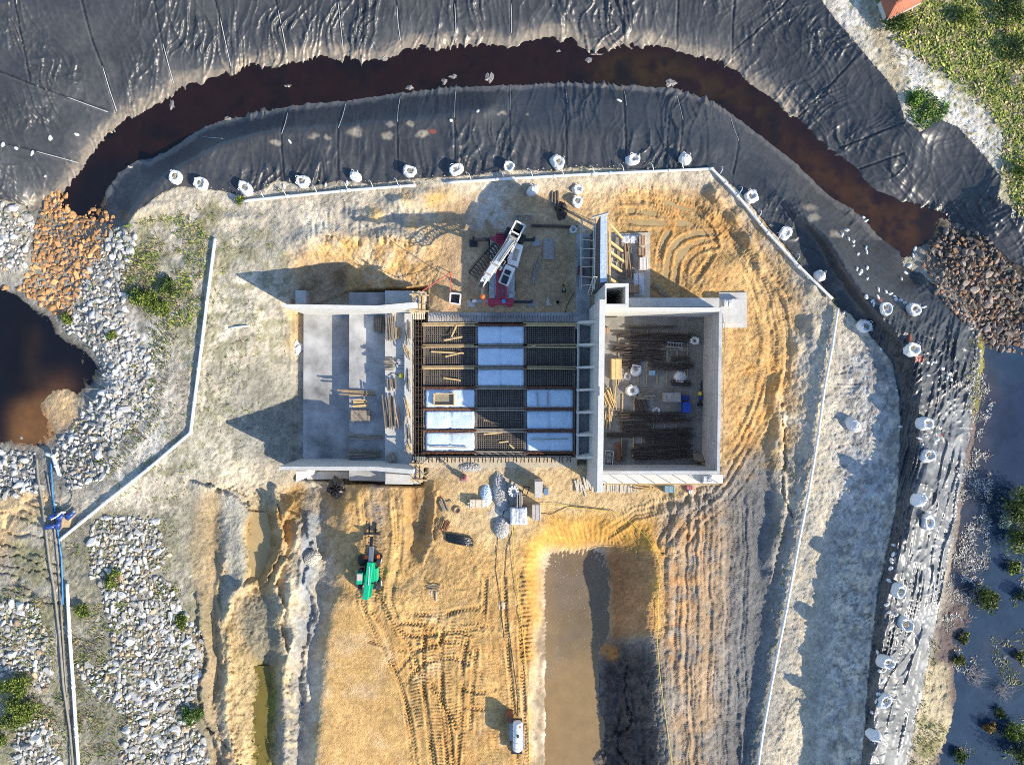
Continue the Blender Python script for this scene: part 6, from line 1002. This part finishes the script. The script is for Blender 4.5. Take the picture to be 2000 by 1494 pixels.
# ================================================================ vegetation
mLeaf = M('foliage', None, .7, .2, 4, attr='Col', spec=.2)
def tufts(pts, name, cols, hgt, spread, blades, wd):
    """many small blades: grass, heath and low leaves"""
    n = len(pts); k = blades; uv = np.array([(p[0], p[1]) for p in pts]); s = np.array([p[2] for p in pts])
    base = np.array([G(u, v) if not (u > 1862 and v > 640 and zg(u, v) < SWAMP) else P(u, v, SWAMP-.02) for u, v in uv]); ph = RNG.uniform(0, 6.283, (n, k)); ln = s[:, None]*RNG.uniform(.5, 1.1, (n, k)); le = RNG.uniform(.25, 1, (n, k))*spread
    root = base[:, None, :]+np.stack([RNG.normal(0, .35, (n, k))*s[:, None], RNG.normal(0, .35, (n, k))*s[:, None], np.zeros((n, k))], -1)
    d = np.stack([np.cos(ph), np.sin(ph), np.zeros((n, k))], -1); w = np.stack([-np.sin(ph), np.cos(ph), np.zeros((n, k))], -1)*(wd*s[:, None, None])
    mid = root+d*(ln*le*.5)[..., None]; mid[..., 2] += ln*hgt*.7; tip = root+d*(ln*le)[..., None]; tip[..., 2] += ln*hgt
    q = np.stack([root-w*.5, root+w*.5, mid+w, tip, mid-w], 2).reshape(-1, 3); f0 = np.arange(n*k)[:, None]*5
    f = np.concatenate([f0+np.array([[0, 1, 2]]), f0+np.array([[0, 2, 4]]), f0+np.array([[4, 2, 3]])])
    pal = np.array(cols); c = pal[RNG.integers(0, len(pal), n)]; c = np.repeat(c, k*5, 0)*np.repeat(RNG.uniform(.6, 1.35, (n*k, 1)), 5, 0)
    return tag(put(name, q, f, mLeaf, c, False), kind='stuff')
GR = [(.20,.28,.045),(.27,.30,.07),(.14,.20,.04),(.34,.32,.12)]; DRY = [(.34,.29,.15),(.28,.22,.13),(.22,.20,.10),(.16,.18,.05)]
tufts(scatter([[(1690,-60),(2060,-60),(2060,260),(1960,250),(1880,170),(1760,90)],[(1960,240),(2060,240),(2060,430),(1990,420),(1960,330)]], 5.2, 2.4, .35, .8), 'heath', [(.30,.33,.06),(.36,.38,.09),(.22,.27,.05),(.42,.38,.15),(.13,.17,.04),(.42,.34,.20)], .35, 1, 9, .16)
tufts(scatter([[(1640,-60),(1700,-60),(1960,260),(1980,380),(1940,330),(1770,170)]], 9, 1.2, .2, .5, sp=(22,.5)), 'dry_grass', DRY, .4, 1, 7, .09)
tufts(scatter([[(1770,180),(1800,178),(1850,205),(1840,225),(1800,258),(1775,225)]], 5, 3, .4, .7), 'grass', [(.10,.20,.03),(.07,.13,.02),(.17,.24,.05)], .6, .9, 9, .13)
tufts(scatter([[(250,440),(380,410),(410,470),(390,620),(340,640),(300,640),(240,560)]], 5.5, 2.2, .3, .7, sp=(30,.42)), 'grass', GR+DRY, .6, .9, 9, .11)
tufts(scatter([[(380,400),(540,420),(560,480),(440,540),(420,470)],[(410,560),(520,600),(480,820),(380,840)],[(240,850),(340,820),(330,960),(180,1000)],[(130,1040),(230,1010),(180,1130),(130,1300)],[(250,900),(380,880),(380,960),(330,1080)],[(320,640),(400,560),(360,830),(300,860)]], 8, 1.6, .2, .5, sp=(24,.5)), 'sparse_grass', GR+DRY, .5, .9, 7, .1)
tufts(scatter([[(290,640),(340,660),(310,830),(250,890),(200,960),(190,900),(290,790)]], 6, 2, .3, .65, sp=(20,.42)), 'grass', [(.13,.15,.04),(.10,.13,.03),(.20,.19,.08),(.16,.12,.06)], .6, .9, 9, .1)
tufts(scatter([[(0,1150),(100,1130),(110,1300),(60,1330),(0,1310)],[(130,1240),(220,1260),(200,1494),(160,1494)],[(60,1330),(130,1330),(140,1494),(60,1420)],[(180,1180),(260,1170),(220,1280),(170,1240)],[(230,1360),(270,1400),(210,1494),(180,1494)],[(330,1100),(360,1180),(330,1240),(300,1150)]], 6, 2, .3, .6, sp=(24,.45)), 'grass', [(.18,.22,.05),(.24,.23,.09),(.14,.17,.04),(.28,.22,.12)], .6, .9, 9, .1)
tufts(scatter([[(1540,860),(1560,900),(1520,1200),(1490,1400),(1470,1494),(1462,1480),(1500,1240)],[(1520,470),(1560,500),(1640,600),(1630,610),(1550,520)],[(1060,330),(1340,318),(1340,330),(1060,342)],[(540,372),(860,350),(860,358),(540,382)]], 9, 1.6, .25, .5, sp=(18,.5)), 'verge_grass', [(.10,.17,.03),(.16,.20,.05),(.24,.22,.09)], .6, .9, 8, .1)
tufts(scatter([[(500,1290),(545,1330),(540,1494),(490,1494)],[(1790,1400),(1850,1420),(1830,1470),(1780,1520)],[(1888,650),(1925,690),(1905,800),(1890,810)],[(1815,1240),(1835,1260),(1800,1420),(1775,1494),(1768,1490)]], 6, 2, .25, .5, sp=(16,.45)), 'bank_grass', [(.14,.15,.03),(.20,.18,.05),(.10,.13,.03)], .5, .9, 8, .1)
brush = scatter([[(1885,870),(1935,890),(1930,1020),(1930,1120),(1900,1170),(1850,1240),(1840,1200),(1860,1100),(1872,1000)],[(1870,1260),(1910,1270),(1890,1330),(1860,1300)],[(1880,680),(1950,760),(1910,860),(1895,800)]], 4.6, 2.4, .3, .62, sp=(22,.47))
tufts([(u, v, s) for u, v, s in brush], 'dead_brush', [(.50,.48,.43),(.40,.38,.32),(.60,.57,.52),(.24,.21,.17)], .4, 1.2, 10, .085)
tufts(scatter(ZN_W, 11, 1.6, .25, .55, sp=(34,.52)), 'rock_weeds', [(.16,.21,.04),(.22,.24,.07),(.28,.24,.13),(.12,.16,.04)], .7, .9, 9, .1)
tufts(scatter([[(400,960),(520,960),(460,1494),(395,1494)],[(560,560),(590,920),(540,960),(500,760)],[(300,640),(420,560),(480,960),(200,1010)]], 12, 1, .15, .35, sp=(20,.5)), 'sparse_grass', GR+DRY, .5, .9, 6, .1)
tufts(scatter([[(1960,1080),(2060,1060),(2060,1200),(1985,1190)],[(1930,1380),(2060,1350),(2060,1560),(1960,1540)],[(1880,1180),(1930,1120),(1945,1190),(1900,1230)],[(1930,1240),(2060,1220),(2060,1330),(1960,1340)],[(1860,1440),(1900,1440),(1900,1520),(1850,1520)]], 6.5, 2, .3, .7, sp=(30,.5)), 'marsh_grass', [(.12,.15,.05),(.18,.20,.07),(.26,.25,.14),(.08,.11,.04),(.34,.32,.26)], .35, 1.1, 9, .1)
def shrub(u, v, rad, hgt, label, cat, cols, seed, leaves=420, z=None, dead=False, grp=None, sz=.16):
    rr = np.random.default_rng(seed); c = G(u, v) if z is None else P(u, v, z); r = PX(rad); t = thing('shrub', c, label, cat, grp); q = MB(); tips = []
    for k in range(9 if not dead else 26):
        a = rr.uniform(0, 6.28); e = rr.uniform(.2, 1); p = Vector(c)+Vector((math.cos(a)*r*e*.95, math.sin(a)*r*e*.95, hgt*(1.05-.5*e)*rr.uniform(.7, 1))); m = Vector(c)*.5+p*.5+Vector((rr.normal(0, .08)*r, rr.normal(0, .08)*r, hgt*.1)); q.tube([Vector(c)-Vector((0, 0, .2)), m, p], .05*hgt*.6+.01 if not dead else .03, 4, .008); tips.append(p)
        if dead:
            for s in range(6): q.tube([p*.6+m*.4, p+Vector((rr.normal(0, .25)*r, rr.normal(0, .25)*r, rr.uniform(-.1, .3)*hgt))], .012, 3, .004)
    q.build('branches', M('twigs', (.16,.11,.07) if not dead else (.38,.33,.30), .9, .2, 4), t)
    if dead: return t
    ntip = len(tips); pts = []; 
    cl = [(Vector(tips[i % ntip])+Vector((rr.normal(0, .16)*r, rr.normal(0, .16)*r, rr.normal(0, .12)*hgt)), rr.uniform(.55, 1.4)) for i in range(max(10, leaves//22))]
    V_ = []; F_ = []; Cc = []; pal = np.array(cols)
    for i in range(leaves):
        cc, sh = cl[rr.integers(len(cl))]; p = np.array(cc)+rr.normal(0, .17, 3)*np.array([r, r, hgt*.7]); a = rr.normal(0, 1, 3); a /= np.linalg.norm(a); a[2] = abs(a[2])*.5; b = np.cross(a, rr.normal(0, 1, 3)); b /= np.linalg.norm(b)+1e-6; l = sz*rr.uniform(.6, 1.3)
        o = len(V_); V_ += [p-a*l, p+b*l*.5, p+a*l, p-b*l*.5]; F_.append((o, o+1, o+2, o+3)); k = pal[rr.integers(len(pal))]*sh*rr.uniform(.75, 1.25); Cc += [k]*4
    V_ = np.array(V_)-np.array(c); o = put('foliage', V_, np.array(F_), mLeaf, np.array(Cc), False); o.parent = t
    return t
YG = [(.17,.22,.03),(.22,.25,.05),(.11,.16,.03),(.07,.10,.02)]; DG = [(.05,.08,.02),(.08,.12,.03),(.12,.15,.04),(.03,.05,.015)]; OL = [(.14,.15,.03),(.20,.19,.05),(.09,.11,.03)]; RUST = [(.30,.15,.04),(.22,.14,.04),(.14,.11,.03)]
for i, a in enumerate([(35,1325,26,1.6,'yellow green bush at the left edge, upper of the cluster',YG,900),(55,1365,28,1.7,'broad yellow green bush in the middle of the left edge cluster',YG,1000),(40,1400,24,1.4,'yellow green bush lower in the left edge cluster',YG,800),(12,1440,22,1.4,'yellow green bush at the lower left corner, touching the frame',YG,700),(165,1188,14,.8,'small yellow bush beside the white pipe',YG,360),(228,1130,16,.9,'round yellow tuft on top of the grey stones',YG,420),(285,585,22,1.2,'bright green bush at the lower end of the weedy left bank',YG,800),(330,560,18,1.0,'dark green bush right of the bright one on the left bank',DG,500),(318,600,16,.9,'low green bush under the dark one on the left bank',YG,420),(222,655,10,.6,'green tuft among the pale stones',YG,220),(135,620,12,.7,'green tuft at the edge of the dark pool',YG,260),(355,1215,14,.7,'feathery green grass clump beside the upper stones of the gully',YG,420),(378,1395,18,.9,'feathery dark green grass clump beside the muddy gully',[(.08,.15,.03),(.13,.2,.05),(.06,.1,.02)],700),(470,392,9,.7,'yellow green plant at the left end of the top pipe',YG,240),
    (1785,200,13,.7,'ragged green bush at the liner edge, left of its wider twin',[(.12,.22,.03),(.20,.28,.05),(.07,.12,.02)],420),(1812,218,16,.6,'wider green bush at the liner edge, right of the ragged one',[(.16,.25,.04),(.26,.30,.09),(.08,.13,.02)],420),(1735,45,20,1.4,'dark green bush in front of the tiled hut',DG,600),(1760,50,18,1.2,'mid green bush under the hut roof edge',YG,500),(1985,110,26,1.6,'dark green bush at the right edge of the heath',DG,800),(1960,25,26,1.6,'green bush near the upper right corner',DG,800),(1880,40,20,1.2,'rounded green bush in the middle of the heath',YG,500),(1995,330,18,1.0,'green bush beside the last corner of the upper liner',YG,450)]):
    shrub(a[0], a[1], a[2], a[3], a[4], 'bush', a[5], 100+i, a[6]*2, sz=.13)
for i, a in enumerate([(1980,985,34,3.2,'large dark tree crown at the right edge over the swamp, upper part',DG+OL,1800),(1990,1050,28,2.4,'yellowish tree crown below the large dark one at the right edge',OL+YG,1200),(1955,1020,14,1.4,'pale grey green bush beside the large crown in the swamp',[(.28,.34,.26),(.22,.28,.2)],360),(1915,1160,24,1.6,'broad green bush standing in the dead brush of the swamp',OL+DG,1000),(1975,1108,12,1.0,'small green bush under the tree crowns in the swamp',YG,300),(1994,1165,16,1.4,'dark bush at the right edge beside the open swamp water',DG,500),(1878,1240,10,.6,'narrow olive islet in the swamp, upper of two',OL,340),(1872,1288,10,.6,'olive islet in the swamp, lower of two',OL,340),(1926,1412,10,.9,'small rust orange bush alone in the swamp',RUST,420),(1870,1470,11,1.0,'dark green bush beside the sandy spit at the bottom',DG+YG,360),(1970,1420,18,1.4,'yellow green bush in the lower right swamp',YG,600),(1990,1470,30,2.4,'large dark green bush in the lower right corner',DG+OL,1200),(1985,1280,8,.7,'little green bush far right in the swamp water',OL,200),(1950,1390,9,.6,'little dark bush beside the rust orange one',DG,200)]):
    shrub(a[0], a[1], a[2], a[3], a[4], 'bush' if 'crown' not in a[4] else 'tree', a[5], 200+i, int(a[6]*1.6), z=SWAMP, sz=.15)
for i, a in enumerate([(1905,1320,26,.6,'wide grey leafless shrub standing in the swamp'),(1955,1345,24,.8,'second grey leafless shrub nearer the right edge of the swamp'),(1975,160,16,.8,'bare twiggy shrub on the heath')]): shrub(a[0], a[1], a[2], a[3], a[4], 'dead shrub', [], 300+i, z=SWAMP if a[0] < 1970 else None, dead=True)
# foam flecks drifting on the pond
vs_, fs_, off = [], [], 0
for u, v, r in scatter([[(1066,1090),(1186,1085),(1194,1150),(1180,1240),(1160,1262),(1110,1290),(1062,1340)]], 3.2, 1.3, .55, 1.3, sp=(30,.42)):
    p = np.array(P(u, v, PONDZ+.012)); a = random.uniform(0, 3.1); l = PX(r)*.9; d = np.array([math.cos(a), math.sin(a), 0])*l; e = np.array([-math.sin(a), math.cos(a), 0])*l*.45; h = np.array([0, 0, .02])
    vs_.append(np.stack([p-d, p-e, p+d, p+e, p+h])); fs_.append(np.array([[0, 1, 4], [1, 2, 4], [2, 3, 4], [3, 0, 4]])+off); off += 5
tag(put('foam_flecks', np.concatenate(vs_), np.concatenate(fs_), M('foam', (.62,.57,.48), .8, .1, 5), None, False), kind='stuff')
for o in bpy.data.objects:
    if '_o' in o: del o['_o']

mFilm = M('silty_film', (.24,.22,.20), .5, .3, 4, .8, 5)
for u, v, a, b, lb in [(748,113,16,7,'large and tattered near the outer bank left of centre'),(800,172,10,6,'ragged at the inner edge left of centre'),(868,160,7,8,'rounded, left one of a close pair at centre'),(886,150,9,5,'flat, right one of a close pair at centre'),(956,152,9,11,'leaf shaped in the middle of the channel'),(1150,118,9,6,'below the notch in the outer bank'),(1165,106,14,4,'long and flat across the outer notch'),(1310,163,12,9,'crumpled beside the inner edge right of centre'),(1090,100,6,3,'tiny, near the highest point of the outer edge'),(335,205,7,12,'upright at the left bend'),(445,232,8,5,'at the inner edge of the left bend'),(562,168,7,4,'small, below the fifth rope'),(1790,380,22,8,'broad, on the outer bank by the brown boulders'),(1720,352,10,5,'small, on the outer bank by the brown boulders')]:
    n = 12; rr = random.Random(int(u)); mb = MB(); mb.v = [P(u, v, WZ+.16)]+[P(u+a*math.cos(t)*rr.uniform(.5, 1.2), v+b*math.sin(t)*rr.uniform(.5, 1.2), WZ+rr.uniform(-.06, .16)) for t in [k*2*math.pi/n for k in range(n)]]; mb.f = [(0, (k+1) % n+1, k+1) for k in range(n)]
    one('liner_scrap', mb, mFilm, 'grey liner scrap in the channel, '+lb, 'liner scrap', 'liner scraps in the channel')
for o in bpy.data.objects:
    if '_o' in o: del o['_o']
# ---------------------------------------------------------------- camera and daylight
cam = bpy.data.cameras.new('camera'); co = bpy.data.objects.new('camera', cam); COL.objects.link(co)
co.location = (0, 0, H); cam.sensor_width = 36; cam.lens = 36*(H*S)/2000.0; cam.clip_end = 3000; scene.camera = co
sun = bpy.data.lights.new('sun', 'SUN'); sun.energy = 3.9; sun.angle = R(.5); sun.color = (1, .89, .72)
so = bpy.data.objects.new('sun', sun); COL.objects.link(so); so.rotation_euler = SUNV.to_track_quat('Z', 'Y').to_euler(); so.location = (60, -40, 60)
wd_ = bpy.data.worlds.new('World'); scene.world = wd_; wd_.use_nodes = True; N, K = wd_.node_tree.nodes, wd_.node_tree.links
sk = N.new('ShaderNodeTexSky'); sk.sky_type = 'NISHITA'; sk.sun_disc = False; sk.sun_elevation = SUN_EL; sk.sun_rotation = math.atan2(SUN_AZ[0], SUN_AZ[1]); sk.air_density = 1; sk.dust_density = .5; sk.ozone_density = 4
K.new(sk.outputs['Color'], N['Background'].inputs['Color']); N['Background'].inputs['Strength'].default_value = .15
vs = scene.view_settings; vs.view_transform = 'Standard'; vs.look = 'None'; vs.gamma = 1; vs.exposure = .9
scene.cycles.use_denoising = False; scene.cycles.filter_width = 1.0
